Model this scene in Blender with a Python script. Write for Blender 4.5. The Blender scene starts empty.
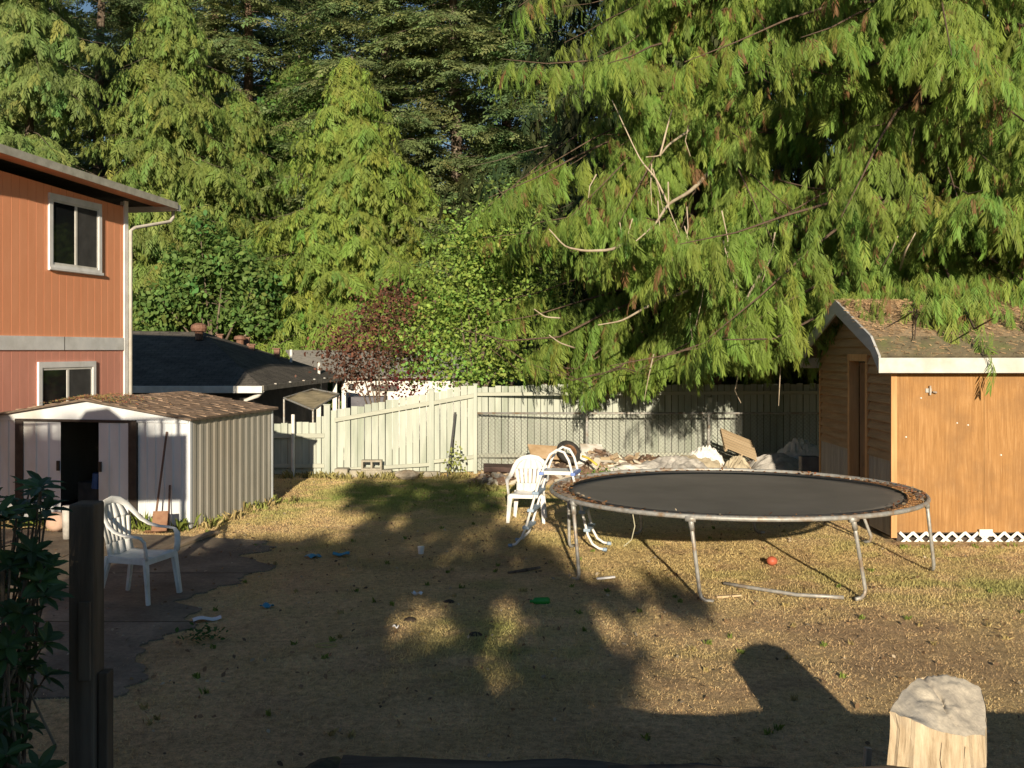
import bpy, math, random
import numpy as np
from mathutils import Vector, Matrix

random.seed(7)
rng = np.random.default_rng(11)
SC = bpy.context.scene
COL = SC.collection
F, HZ = 1050.0, 350.0      # focal length in pixels and horizon row of the photograph
CAMZ = 2.5
R = math.radians

def at(px, py, D):
    return Vector(((px-512)*D/F, D, CAMZ-(py-HZ)*D/F))

# ---------------------------------------------------------------- materials
def new_mat(name):
    m = bpy.data.materials.new(name); m.use_nodes = True
    nt = m.node_tree
    b = nt.nodes['Principled BSDF']
    return m, nt, b

def nd(nt, t, **kw):
    n = nt.nodes.new(t)
    for k, v in kw.items():
        if k in n.inputs: n.inputs[k].default_value = v
        else: setattr(n, k, v)
    return n

def ramp(nt, fac, stops):
    r = nt.nodes.new('ShaderNodeValToRGB')
    el = r.color_ramp.elements
    el[0].position, el[0].color = stops[0][0], (*stops[0][1], 1)
    el[1].position, el[1].color = stops[-1][0], (*stops[-1][1], 1)
    for p, c in stops[1:-1]:
        e = el.new(p); e.color = (*c, 1)
    nt.links.new(fac, r.inputs[0])
    return r.outputs[0]

def mixc(nt, fac, a, b, mode='MIX'):
    n = nt.nodes.new('ShaderNodeMix'); n.data_type = 'RGBA'; n.blend_type = mode
    for i, v in ((0, fac), (6, a), (7, b)):
        if hasattr(v, 'is_linked') or hasattr(v, 'node'): nt.links.new(v, n.inputs[i])
        elif i == 0: n.inputs[0].default_value = v
        else: n.inputs[i].default_value = (*v, 1)
    return n.outputs[2]

def coords(nt, sc=(1, 1, 1), rot=(0, 0, 0), kind='Object'):
    tc = nt.nodes.new('ShaderNodeTexCoord'); mp = nt.nodes.new('ShaderNodeMapping')
    mp.inputs['Scale'].default_value = sc; mp.inputs['Rotation'].default_value = rot
    nt.links.new(tc.outputs[kind], mp.inputs[0])
    return mp.outputs[0]

def noise(nt, vec, scale, detail=6, rough=.6, dist=0):
    n = nt.nodes.new('ShaderNodeTexNoise')
    n.inputs['Scale'].default_value = scale; n.inputs['Detail'].default_value = detail
    n.inputs['Roughness'].default_value = rough; n.inputs['Distortion'].default_value = dist
    if vec is not None: nt.links.new(vec, n.inputs['Vector'])
    return n.outputs[0]

def bump(nt, b, h, strength=.4, dist=.01):
    n = nt.nodes.new('ShaderNodeBump')
    n.inputs['Strength'].default_value = strength; n.inputs['Distance'].default_value = dist
    nt.links.new(h, n.inputs['Height']); nt.links.new(n.outputs[0], b.inputs['Normal'])

def mix_mat(name, c1, c2, scale=5, rough=.7, metal=0, stretch=(1, 1, 1), bstr=.25, bdist=.01,
            c3=None, spec=.4, lo=.35, hi=.65, detail=7):
    """two or three real colours of a worn surface, mixed by noise, with a fine bump"""
    m, nt, b = new_mat(name)
    v = coords(nt, stretch)
    n1 = noise(nt, v, scale, detail)
    c = ramp(nt, n1, [(lo, c1), (hi, c2)])
    if c3:
        n2 = noise(nt, v, scale*.35, 5)
        f = ramp(nt, n2, [(.5, (0, 0, 0)), (.68, (1, 1, 1))])
        c = mixc(nt, f, c, c3)
    nt.links.new(c, b.inputs['Base Color'])
    b.inputs['Roughness'].default_value = rough; b.inputs['Metallic'].default_value = metal
    b.inputs['Specular IOR Level'].default_value = spec
    if bstr: bump(nt, b, noise(nt, v, scale*4, 5), bstr, bdist)
    return m

def leaf_mat(name, rough=.55, trans=.3, spec=.25):
    m, nt, b = new_mat(name)
    a = nt.nodes.new('ShaderNodeAttribute'); a.attribute_name = 'tint'
    nt.links.new(a.outputs['Color'], b.inputs['Base Color'])
    b.inputs['Roughness'].default_value = rough; b.inputs['Specular IOR Level'].default_value = spec
    t = nt.nodes.new('ShaderNodeBsdfTranslucent'); nt.links.new(a.outputs['Color'], t.inputs['Color'])
    mx = nt.nodes.new('ShaderNodeMixShader'); mx.inputs[0].default_value = trans
    out = nt.nodes['Material Output']
    nt.links.new(b.outputs[0], mx.inputs[1]); nt.links.new(t.outputs[0], mx.inputs[2])
    nt.links.new(mx.outputs[0], out.inputs['Surface'])
    return m

def wood_mat(name, c1, c2, axis='z', rough=.8, scale=3, bstr=.35, c3=None, knots=False):
    st = {'x': (.12, 1, 1), 'y': (1, .12, 1), 'z': (1, 1, .12)}[axis]
    st = tuple(s*4 for s in st)
    return mix_mat(name, c1, c2, scale, rough, 0, st, bstr, .004, c3, spec=.2, lo=.3, hi=.7)

# ---------------------------------------------------------------- tagging
def tag(o, label=None, cat=None, group=None, kind=None):
    if label: o['label'] = label
    if cat: o['category'] = cat
    if group: o['group'] = group
    if kind: o['kind'] = kind
    return o

def empty(name, loc, rz=0, label=None, cat=None, group=None):
    o = bpy.data.objects.new(name, None); COL.objects.link(o)
    o.location = loc; o.rotation_euler = (0, 0, rz); o.empty_display_size = .2
    return tag(o, label, cat, group)

# ---------------------------------------------------------------- mesh builder
class MB:
    def __init__(self): self.v = []; self.f = []; self.m = []; self.mi = 0; self.sm = []; self.smooth = False
    def add(self, vs, fs):
        n = len(self.v); self.v += [tuple(p) for p in vs]
        for f in fs:
            self.f.append(tuple(i+n for i in f)); self.m.append(self.mi); self.sm.append(self.smooth)
        return self
    def box(self, a, b, rot=None, c=None):
        (x0, y0, z0), (x1, y1, z1) = a, b
        vs = [Vector(p) for p in ((x0,y0,z0),(x1,y0,z0),(x1,y1,z0),(x0,y1,z0),(x0,y0,z1),(x1,y0,z1),(x1,y1,z1),(x0,y1,z1))]
        if rot is not None:
            cc = Vector(c) if c is not None else sum(vs, Vector())/8
            vs = [rot @ (p-cc)+cc for p in vs]
        return self.add(vs, [(0,3,2,1),(4,5,6,7),(0,1,5,4),(1,2,6,5),(2,3,7,6),(3,0,4,7)])
    def beam(self, p, q, w, h, up=(0, 0, 1), w2=None, h2=None):
        p, q, up = Vector(p), Vector(q), Vector(up)
        d = (q-p).normalized(); s = d.cross(up)
        if s.length < 1e-5: s = d.cross(Vector((0, 1, 0)))
        s.normalize(); u = s.cross(d).normalized()
        w2 = w if w2 is None else w2; h2 = h if h2 is None else h2
        vs = [p+s*a*w/2+u*b*h/2 for a, b in ((-1,-1),(1,-1),(1,1),(-1,1))]+[q+s*a*w2/2+u*b*h2/2 for a, b in ((-1,-1),(1,-1),(1,1),(-1,1))]
        return self.add(vs, [(3,2,1,0),(4,5,6,7),(0,1,5,4),(1,2,6,5),(2,3,7,6),(3,0,4,7)])
    def tube(self, path, r, n=8, closed=False, caps=True):
        P = [Vector(p) for p in path]; N = len(P)
        rr = r if isinstance(r, (list, tuple)) else [r]*N
        vs = []; u = None
        for i, p in enumerate(P):
            if closed: d = (P[(i+1) % N]-P[i-1])
            else: d = P[min(i+1, N-1)]-P[max(i-1, 0)]
            d.normalize()
            if u is None:
                u = d.cross(Vector((0, 0, 1)))
                if u.length < 1e-3: u = d.cross(Vector((0, 1, 0)))
            u = (u-d*u.dot(d)).normalized(); w = d.cross(u)
            q = rr[i]
            qa, qb = q if isinstance(q, tuple) else (q, q)
            for k in range(n):
                a = 2*math.pi*k/n
                vs.append(p+u*math.cos(a)*qa+w*math.sin(a)*qb)
        fs = []
        for i in range(N if closed else N-1):
            j = (i+1) % N
            for k in range(n):
                l = (k+1) % n
                fs.append((i*n+k, i*n+l, j*n+l, j*n+k))
        if caps and not closed:
            fs.append(tuple(range(n))[::-1]); fs.append(tuple((N-1)*n+k for k in range(n)))
        return self.add(vs, fs)
    def lathe(self, c, prof, n=20):
        c = Vector(c); vs = []; fs = []
        for r, z in prof:
            for k in range(n):
                a = 2*math.pi*k/n; vs.append(c+Vector((r*math.cos(a), r*math.sin(a), z)))
        for i in range(len(prof)-1):
            for k in range(n):
                l = (k+1) % n; fs.append((i*n+k, i*n+l, (i+1)*n+l, (i+1)*n+k))
        fs.append(tuple(range(n))[::-1]); fs.append(tuple((len(prof)-1)*n+k for k in range(n)))
        return self.add(vs, fs)
    def poly(self, pts, th=(0, 0, 0)):
        """flat outline, thickened by the vector th"""
        n = len(pts); t = Vector(th); P = [Vector(p) for p in pts]
        if t.length == 0: return self.add(P, [tuple(range(n))])
        vs = P+[p+t for p in P]
        fs = [tuple(range(n))[::-1], tuple(range(n, 2*n))]+[(i, (i+1) % n, n+(i+1) % n, n+i) for i in range(n)]
        return self.add(vs, fs)
    def grid(self, fn, nu, nv):
        vs = [fn(i/nu, j/nv) for j in range(nv+1) for i in range(nu+1)]
        return self.add(vs, [(j*(nu+1)+i, j*(nu+1)+i+1, (j+1)*(nu+1)+i+1, (j+1)*(nu+1)+i) for j in range(nv) for i in range(nu)])
    def build(self, name, mat, parent=None, smooth=False, bevel=0, local=False, solid=0):
        me = bpy.data.meshes.new(name)
        vs = self.v
        if parent is not None and not local:
            M = wm(parent).inverted(); vs = [M @ Vector(p) for p in vs]
        me.from_pydata([tuple(p) for p in vs], [], self.f)
        mats = mat if isinstance(mat, (list, tuple)) else [mat]
        for q in mats: me.materials.append(q)
        if len(mats) > 1: me.polygons.foreach_set('material_index', self.m)
        me.polygons.foreach_set('use_smooth', [smooth or s for s in self.sm])
        import bmesh
        bm = bmesh.new(); bm.from_mesh(me); bmesh.ops.recalc_face_normals(bm, faces=bm.faces); bm.to_mesh(me); bm.free()
        me.update()
        o = bpy.data.objects.new(name, me); COL.objects.link(o)
        if parent is not None: o.parent = parent
        if bevel:
            md = o.modifiers.new('bevel', 'BEVEL'); md.width = bevel; md.segments = 2; md.limit_method = 'ANGLE'
        if solid:
            md = o.modifiers.new('solid', 'SOLIDIFY'); md.thickness = solid
        return o

def wm(o):
    M = Matrix.LocRotScale(o.location, o.rotation_euler, o.scale)
    while o.parent:
        o = o.parent; M = Matrix.LocRotScale(o.location, o.rotation_euler, o.scale) @ M
    return M

def np_mesh(name, verts, nper, mat, parent=None, tint=None, smooth=False):
    """verts: (K*nper,3) array of K separate n-gons"""
    if parent is not None:
        M = np.array(wm(parent).inverted())
        verts = verts @ M[:3, :3].T+M[:3, 3]
    n = len(verts); k = n//nper
    me = bpy.data.meshes.new(name)
    me.vertices.add(n); me.vertices.foreach_set('co', verts.astype(np.float32).ravel())
    me.loops.add(n); me.loops.foreach_set('vertex_index', np.arange(n, dtype=np.int32))
    me.polygons.add(k)
    me.polygons.foreach_set('loop_start', np.arange(0, n, nper, dtype=np.int32))
    me.polygons.foreach_set('loop_total', np.full(k, nper, dtype=np.int32))
    me.materials.append(mat)
    if tint is not None:
        ca = me.color_attributes.new('tint', 'FLOAT_COLOR', 'POINT')
        c = np.ones((n, 4), np.float32); c[:, :3] = tint
        ca.data.foreach_set('color', c.ravel())
    me.update(calc_edges=True); me.validate()
    o = bpy.data.objects.new(name, me); COL.objects.link(o)
    if parent is not None: o.parent = parent
    return o

def copy_tree(o, parent=None):
    c = o.copy(); COL.objects.link(c)
    if parent is not None: c.parent = parent
    for ch in [x for x in bpy.data.objects if x.parent == o]: copy_tree(ch, c)
    return c

def unit(a): return a/np.maximum(np.linalg.norm(a, axis=-1, keepdims=True), 1e-9)
# ---------------------------------------------------------------- foliage
def kite(p, q, w, nrm=(0, 0, 1)):
    p, q = np.array(p, float), np.array(q, float)
    d = q-p; s = np.cross(d, nrm); s = s/max(np.linalg.norm(s), 1e-9)
    m = p+d*.45
    return [p, m+s*w/2, q, m-s*w/2]

def spray_template(n, spread, width, droop, seed, fold=.18, sweep=.16):
    r = np.random.default_rng(seed); V = []
    for i in range(n):
        x = (i+.5)/n
        for s in (-1, 1):
            l = spread*(1-x)**.6*(.7+.5*r.random())+.07
            p = (x, 0, -droop*x*x)
            x2 = min(x+sweep*(1+.7*r.random()), 1.15)
            q = (x2, s*l, -droop*x2*x2-fold*l-.04*r.random())
            V += kite(p, q, width*(.8+.5*r.random()), (.3*r.normal(), .3*r.normal(), 1))
    V += kite((.75, 0, -droop*.56), (1.08, 0, -droop*1.1), width)
    return np.array(V)

CEDAR = [spray_template(8, .15+.03*s, .050, .40, s, .15, .30) for s in range(4)]
CEDARF = [spray_template(5, .26, .095, .28, s+10, .18, .28) for s in range(4)]
FIR = [spray_template(4, .30, .13, .10, s+20, .05) for s in range(4)]

def place_sprays(tm, pos, dr, up, sc, tint):
    side = unit(np.cross(up, dr)); up2 = np.cross(dr, side)
    which = rng.integers(0, len(tm), len(pos)); V = []; T = []
    for k, t in enumerate(tm):
        m = which == k
        if not m.any(): continue
        P = (pos[m][:, None, :]+sc[m][:, None, None]*(t[None, :, 0:1]*dr[m][:, None, :]+t[None, :, 1:2]*side[m][:, None, :]+t[None, :, 2:3]*up2[m][:, None, :]))
        V.append(P.reshape(-1, 3)); T.append(np.repeat(tint[m], len(t), axis=0))
    return np.concatenate(V), np.concatenate(T)

def conifer(name, label, cat, px, D, H, z0, Rm, base_col, mat, bark, tm=CEDARF, style='cedar', nb=120, spray=.6,
            step=.3, top=None, group=None, prof=.75, gap=.0, brown=0., base_z=0, trunk_r=.25, hue=.12, face=.6, zpow=1., lo_r=1.,
            seed=0, sgap=.22, floor=None, twig=.45, hangk=.8, holes=0., hs=.9):
    r = np.random.default_rng(seed+1000)
    X = (px-512)*D/F
    root = empty(name, (X, D, base_z), 0, label, cat, group)
    hh = H-base_z
    mb = MB(); npt = 9
    mb.tube([(X+.12*math.sin(i*1.3+seed), D, base_z-.1+hh*i/npt) for i in range(npt+1)], [trunk_r*(1-.88*i/npt) for i in range(npt+1)], 10)
    mb.build('trunk', bark, root, smooth=True)
    top = H if top is None else min(top, H)
    Pp, Dd, Uu, Ss, Tt = [], [], [], [], []
    lim = MB()
    for b in range(nb):
        f = r.random()**zpow
        z = z0+(H-z0)*f
        if z > top: continue
        if r.random() < face: az = -math.pi/2+r.normal()*.85
        else: az = r.uniform(0, 2*math.pi)
        if gap and math.sin(az*3.1+z*1.7+seed)+math.sin(z*2.9+seed*2) > 2-gap*2: continue
        rad = Rm*(1-f)**prof*(lo_r+(1-lo_r)*min(1, f*4))
        L = rad*r.uniform(.55, 1.2)+.15
        o = np.array([math.cos(az), math.sin(az), 0.])
        sd = np.array([-math.sin(az), math.cos(az), 0.])
        if style == 'cedar': rise, sag = r.uniform(.0, .25), r.uniform(.45, .85)
        elif style == 'fir': rise, sag = r.uniform(-.05, .2), r.uniform(.15, .38)
        else: rise, sag = r.uniform(.5, 1.1), r.uniform(.1, .5)
        cen = np.array([X, D, z])
        def bp(t):
            t = np.asarray(t)[..., None]
            zz = rise*t-sag*t*t+(.22*t**4 if style == 'cedar' else 0)
            return cen+L*(o*t+np.array([0, 0, 1.])*zz)
        n2 = max(4, int(L/step))
        pts = bp(np.linspace(0, 1, 6))
        if floor is not None and (pts[:, 2] < floor(pts)+.1).any(): pts[:, 2] = np.maximum(pts[:, 2], floor(pts)+.15)
        lim.tube([tuple(p) for p in pts], [max(.006, .0075*L*(1-.85*i/5)) for i in range(6)], 4, caps=False)
        t = np.linspace(.22, 1, n2)+r.normal(0, .02, n2)
        for i in range(n2):
            ti = min(max(t[i], .15), 1)
            p = bp(ti); tg = unit(bp(min(ti+.03, 1.03))-bp(ti-.03))
            s = 1 if i % 2 else -1
            l2 = L*twig*(1.08-ti)**.75*r.uniform(.6, 1.2)+spray*.4
            d2 = unit(tg*.75+s*sd*r.uniform(.5, .95)+np.array([0, 0, r.normal()*.1]))
            ns = max(2, int(l2/(spray*sgap)))
            u = np.linspace(.1, 1, ns)[:, None]
            dr = 0.5 if style == 'cedar' else .18
            q = p+l2*(d2*u+np.array([0, 0, -1.])*dr*u*u)
            sgn = np.where(np.arange(ns) % 2 == 0, 1, -1)[:, None]
            hang = {'cedar': hangk, 'fir': .12, 'up': -.05}[style]
            dd = unit(d2*.6+np.cross(d2, [0, 0, 1])*sgn*.55+np.array([0, 0, -hang])+r.normal(0, .18, (ns, 3)))
            uu = unit(np.array([0, 0, 1.])+o*.5+r.normal(0, .25, (ns, 3)))
            Pp.append(q); Dd.append(dd); Uu.append(uu)
            Ss.append(spray*r.uniform(.55, 1.35, ns)*r.uniform(.8, 1.2))
            bright = r.uniform(1-hue*2, 1+hue*2)
            c = np.array(base_col)*bright*np.array([1+hue*r.normal(), 1, 1+hue*.5*r.normal()])
            cc = np.tile(c, (ns, 1))*r.uniform(.85, 1.15, (ns, 1))
            if brown:
                w = r.random((ns, 1)) < brown*(2.5 if r.random() < .35 else .3)
                cc = np.where(w, np.array([.20, .11, .05]), cc)
            Tt.append(cc)
    P, Dv, U, S, T = map(np.concatenate, (Pp, Dd, Uu, Ss, Tt))
    if floor is not None:
        fl = floor(P); over = (P[:, 0] > 4.8) & (P[:, 1] > 13.75+.5*np.sin(P[:, 0]*5.1)+.35*np.sin(P[:, 0]*11)) & (P[:, 1] < 17)
        lift = over & (P[:, 2] < fl) & (P[:, 2] > fl-1.6) & (np.sin(P[:, 0]*3.1+1)+np.sin(P[:, 1]*4.3+P[:, 0]*1.7) > -.35)
        P[:, 2] = np.where(lift, fl+.03+.45*r.random(len(P))**1.5, P[:, 2])
        k = P[:, 2] > fl; P, Dv, U, S, T = P[k], Dv[k], U[k], S[k], T[k]
    if holes:
        q = P*hs
        nz = np.sin(q[:, 0]*1.9+seed)*np.sin(q[:, 2]*2.3+1.3*np.sin(q[:, 0]*1.1+seed))+.6*np.sin(q[:, 1]*2.1+q[:, 0]*1.3+2*seed)*np.cos(q[:, 2]*1.7-q[:, 0])
        k = (nz < 1.0-holes*1.3*np.clip((P[:, 2]-2.6)/1.5, 0, 1))|(r.random(len(P)) < .06); P, Dv, U, S, T = P[k], Dv[k], U[k], S[k], T[k]
    print('SPRAYS', name, label[:30], len(P))
    V, C = place_sprays(tm, P, Dv, U, S, np.clip(T, .005, 1))
    np_mesh('crown', V, 4, mat, root, C)
    lim.build('limb', bark, root, smooth=True)
    return root

def far_conifer(name, label, cat, px, D, H, z0, Rm, *a, k=1.27, top=None, group=None, **kw):
    a = list(a)
    z = lambda q: 2.5+(q-2.5)*k
    a[6] = a[6]*k*.58; a[7] = a[7]*k*.68; a[5] = int(a[5]*1.18)
    kw['trunk_r'] = kw.get('trunk_r', .25)*k
    return conifer(name, label, cat, px, D*k, z(H), z(z0), Rm*k, *a[:8], z(top) if top else None, group, **kw)

def leaf_cloud(blobs, dens, size, base_col, hue, r, up=.35, shell=.55):
    Ps, Ns, Ts, Ss = [], [], [], []
    for (c, rad, cm) in blobs:
        c = np.array(c); rad = np.array(rad)
        ncl = max(6, int(dens*(rad[0]*rad[1]*rad[2])**(2/3.)))
        for _ in range(ncl):
            d = unit(r.normal(size=3)); q = c+rad*d*(shell+(1-shell)*r.random())
            cl = .16+.22*r.random(); nl = int(26*(cl/.27)**2*(.1/size)**1.2)+4
            lp = q+r.normal(0, 1, (nl, 3))*cl*np.array([1, 1, .55])
            nn = unit(d*.8+np.array([0, 0, up])+r.normal(0, .55, (nl, 3)))
            col = np.array(base_col)*cm*r.uniform(1-hue*2, 1+hue*2)*np.array([1+hue*r.normal(), 1, 1])
            Ps.append(lp); Ns.append(nn); Ts.append(np.tile(col, (nl, 1))*r.uniform(.8, 1.2, (nl, 1))); Ss.append(size*r.uniform(.6, 1.25, nl))
    return map(np.concatenate, (Ps, Ns, Ts, Ss))

LEAF = np.array([(-.5, 0, 0), (-.15, .32, .05), (.2, .26, .05), (.55, 0, -.06), (.2, -.26, .05), (-.15, -.32, .05)])
def leaves_mesh(name, P, N, T, S, mat, parent, r, tmpl=LEAF):
    a = unit(np.cross(N, r.normal(size=N.shape))); b = np.cross(N, a)
    V = P[:, None, :]+S[:, None, None]*(tmpl[None, :, 0:1]*a[:, None, :]+tmpl[None, :, 1:2]*b[:, None, :]+tmpl[None, :, 2:3]*N[:, None, :])
    return np_mesh(name, V.reshape(-1, 3), len(tmpl), mat, parent, np.repeat(np.clip(T, .005, 1), len(tmpl), axis=0))

def broadleaf(name, label, cat, base, blobs, col, mat, bark, size=.12, dens=26, hue=.1, seed=0, group=None, trunk_r=.09, twigs=True, shell=.55, up=.35):
    r = np.random.default_rng(seed+500)
    root = empty(name, base, 0, label, cat, group)
    P, N, T, S = leaf_cloud(blobs, dens, size, col, hue, r, up, shell)
    leaves_mesh('crown', P, N, T, S, mat, root, r)
    b = Vector(base); cs = [Vector(x[0]) for x in blobs]
    cen = sum(cs, Vector())/len(cs)
    fork = b.lerp(cen, .45)
    MB().tube([b-Vector((0, 0, .1)), b.lerp(fork, .5)+Vector((.05, .03, 0)), fork, fork.lerp(cen, .6)], [trunk_r, trunk_r*.8, trunk_r*.6, trunk_r*.3], 8).build('trunk', bark, root, smooth=True)
    if twigs:
        lb = MB()
        for c in cs:
            m = fork.lerp(c, .5)+Vector((0, 0, .15)); lb.tube([fork, m, c], [trunk_r*.45, trunk_r*.28, trunk_r*.12], 5)
            for k in range(4):
                e = c+Vector((random.uniform(-1, 1), random.uniform(-1, 1), random.uniform(-.6, 1)))*.8
                lb.tube([c, c.lerp(e, .5)+Vector((0, 0, .06)), e], [trunk_r*.14, trunk_r*.09, trunk_r*.04], 4)
        lb.build('limb', bark, root, smooth=True)
    return root
# ---------------------------------------------------------------- materials of the place
BARK = mix_mat('bark', (.08, .06, .045), (.17, .13, .095), 6, .95, 0, (3, 3, .5), .8, .03, (.30, .26, .2))
BARKRED = mix_mat('red_bark', (.10, .07, .05), (.19, .13, .09), 6, .95, 0, (4, 4, .4), .8, .03)
DEADWOOD = mix_mat('bare_branch_bark', (.34, .27, .19), (.52, .45, .34), 7, .9)
LEAFM = leaf_mat('foliage', .6, .3)
LEAFG = leaf_mat('glossy_foliage', .38, .18, .4)
GRASSM = leaf_mat('dry_grass_blades', .8, .25, .1)
WPLASTIC = mix_mat('white_plastic', (.72, .72, .70), (.80, .80, .78), 9, .42, 0, (1, 1, 1), .05, .002, (.66, .66, .62), .4)
DIRTYWHITE = mix_mat('dirty_white_plastic', (.64, .65, .64), (.76, .77, .76), 9, .5, 0, (1, 1, 1), .08, .002, (.55, .54, .50), .4)
STEEL = mix_mat('galvanised_steel', (.28, .28, .265), (.42, .42, .40), 20, .5, .3, (1, 1, 1), .1, .002, (.30, .22, .15))
RUST = mix_mat('rusty_steel', (.16, .08, .04), (.30, .17, .09), 25, .8, .3)
WHITEPAINT = mix_mat('white_paint', (.66, .65, .61), (.80, .79, .75), 4, .6, 0, (1, 1, 1), .1, .003, (.55, .53, .48))
BLACKP = mix_mat('black_plastic', (.015, .015, .016), (.03, .03, .03), 10, .5)

def vn(x, y, sc, seed):
    r = np.random.default_rng(seed); G = r.random((64, 64))
    u, v = np.asarray(x)*sc+17.3, np.asarray(y)*sc+9.1
    i, j = np.floor(u).astype(int), np.floor(v).astype(int); a, b = u-i, v-j
    a, b = a*a*(3-2*a), b*b*(3-2*b)
    g = lambda p, q: G[p % 64, q % 64]
    return (g(i, j)*(1-a)+g(i+1, j)*a)*(1-b)+(g(i, j+1)*(1-a)+g(i+1, j+1)*a)*b
def fbm(x, y, sc, seed, o=4):
    s = 0; t = 0
    for k in range(o): s = s+vn(x, y, sc*2**k, seed+k)*.55**k; t += .55**k
    return s/t
def smooth(a, b, x):
    t = np.clip((x-a)/(b-a), 0, 1); return t*t*(3-2*t)

def gh(x, y):
    """ground height of the yard and the lower plots beyond the fence"""
    x, y = np.asarray(x, float), np.asarray(y, float)
    h = (fbm(x, y, .45, 3)-.5)*.07+(fbm(x, y, 2.2, 8, 2)-.5)*.025
    h = h*(1-smooth(-2.3, -2.9, x)*smooth(7, 7.6, y)*smooth(15, 14, y))
    h = h-1.3*smooth(22, 27, y)*smooth(-1, -5, x)
    h = h+.16*smooth(19.5, 21.2, y)*smooth(-1., 1.2, x)*smooth(7, 5, x)*(y < 24)
    return h

STRAW, GREEN, DIRT, OLIVE = np.array([.76, .56, .33]), np.array([.28, .33, .11]), np.array([.52, .37, .23]), np.array([.60, .50, .25])
def lawn_colour(x, y):
    x, y = np.asarray(x, float), np.asarray(y, float)
    n1, n2, n3 = fbm(x, y, .5, 21), fbm(x, y, .9, 41), fbm(x, y, 3.1, 61)
    c = np.zeros(x.shape+(3,))+STRAW
    w = smooth(.40, .60, n1*.5+n3*.5)[..., None]; c = c*(1-w)+OLIVE*w*.6+STRAW*w*.4
    px = 512+x/np.maximum(y, 1)*F
    g = np.zeros(x.shape)
    for (gx, gy, rx, ry, a) in ((-1.6, 18.2, 2.2, 2.4, 1.), (5.0, 11.0, 1.6, .7, .6), (3.6, 11.6, 2.2, .5, .4), (-.15, 8.6, .9, 1.2, .6),
                                (-3.6, 16.2, .8, 1.8, .5), (-2.3, 13.2, .5, .6, .4), (1.6, 8.6, .4, .3, .5), (1.0, 13.8, 1.6, .6, .35), (5.5, 12.8, 1.5, .5, .5)):
        g = np.maximum(g, a*np.exp(-((x-gx)/rx)**2-((y-gy)/ry)**2))
    g = np.clip(g*smooth(.25, .6, n3+.1*g)*1.25+smooth(.62, .8, n2)*.5, 0, 1)[..., None]
    c = c*(1-g)+GREEN*g
    d = np.zeros(x.shape)
    for (gx, gy, rx, ry, a) in ((3.2, 8.6, 2.2, 1.0, 1.), (-1.2, 12.2, 1.6, 2.2, .5), (-.5, 6.8, 5, 1.4, .55), (2.4, 20.8, 3.2, 1.0, 1.2), (-3.6, 10.2, .8, 3, .6), (-2.4, 8, 1.6, 2, .55)):
        d = np.maximum(d, a*np.exp(-((x-gx)/rx)**2-((y-gy)/ry)**2))
    d = np.clip(d*smooth(.3, .62, n2*.5+n3*.5)*1.0+.5*smooth(.60, .72, fbm(x, y, 1.9, 201)), 0, .85)[..., None]
    c = c*(1-d)+DIRT*d
    return c, d[..., 0], g[..., 0]

# ---------------------------------------------------------------- ground: one sheet to the horizon
def build_ground():
    xs = np.concatenate([[-600, -300, -120, -60, -30, -18], np.arange(-12, 12.01, .16), [18, 30, 60, 120, 300, 600]])
    ys = np.concatenate([[-300, -100, -30, -8, 0], np.arange(3, 24.01, .16), np.arange(25, 34, 1), [40, 55, 80, 150, 300, 700]])
    X, Y = np.meshgrid(xs, ys); Z = gh(X, Y)
    nx, ny = len(xs), len(ys)
    me = bpy.data.meshes.new('ground')
    me.vertices.add(nx*ny); me.vertices.foreach_set('co', np.stack([X, Y, Z], -1).astype(np.float32).ravel())
    i, j = np.meshgrid(np.arange(nx-1), np.arange(ny-1)); a = (j*nx+i).ravel()
    q = np.stack([a, a+1, a+1+nx, a+nx], 1).astype(np.int32)
    me.loops.add(q.size); me.loops.foreach_set('vertex_index', q.ravel()); me.polygons.add(len(q))
    me.polygons.foreach_set('loop_start', np.arange(0, q.size, 4, dtype=np.int32)); me.polygons.foreach_set('loop_total', np.full(len(q), 4, np.int32))
    me.polygons.foreach_set('use_smooth', np.ones(len(q), bool))
    c, d, g = lawn_colour(X, Y)
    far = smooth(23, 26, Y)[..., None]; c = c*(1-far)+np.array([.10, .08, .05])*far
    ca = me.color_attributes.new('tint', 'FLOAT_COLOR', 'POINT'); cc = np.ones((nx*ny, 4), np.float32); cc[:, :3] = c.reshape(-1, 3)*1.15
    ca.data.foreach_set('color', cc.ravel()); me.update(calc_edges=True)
    m, nt, b = new_mat('lawn_soil')
    at_ = nt.nodes.new('ShaderNodeAttribute'); at_.attribute_name = 'tint'
    v = coords(nt)
    n1 = noise(nt, v, 14, 8, .7); n2 = noise(nt, v, 60, 6, .8)
    k = ramp(nt, n1, [(.3, (.5, .45, .4)), (.5, (.85, .82, .8)), (.72, (1.25, 1.2, 1.1))])
    k2 = ramp(nt, n2, [(.3, (.6, .6, .6)), (.7, (1.35, 1.35, 1.35))])
    nt.links.new(mixc(nt, 1., mixc(nt, 1., at_.outputs['Color'], k, 'MULTIPLY'), k2, 'MULTIPLY'), b.inputs['Base Color'])
    b.inputs['Roughness'].default_value = .95; b.inputs['Specular IOR Level'].default_value = .1
    bump(nt, b, n2, 1., .03)
    me.materials.append(m)
    o = bpy.data.objects.new('ground', me); COL.objects.link(o); tag(o, kind='structure')
build_ground()

PATIO = (-9.0, -2.82, 7.55, 13.7)
def in_patio(x, y): return (x > PATIO[0]) & (x < PATIO[1]+.1*np.sin(y*1.7)-1.1*np.clip(fbm(x, y, 1.1, 131)-.38, 0, 1)*2.2) & (y > PATIO[2]+.2*np.sin(x*3)+2.2*np.clip(fbm(x, y, .8, 171)-.42, 0, 1)*2) & (y < PATIO[3]+(x+2.82)*-.21)

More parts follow.
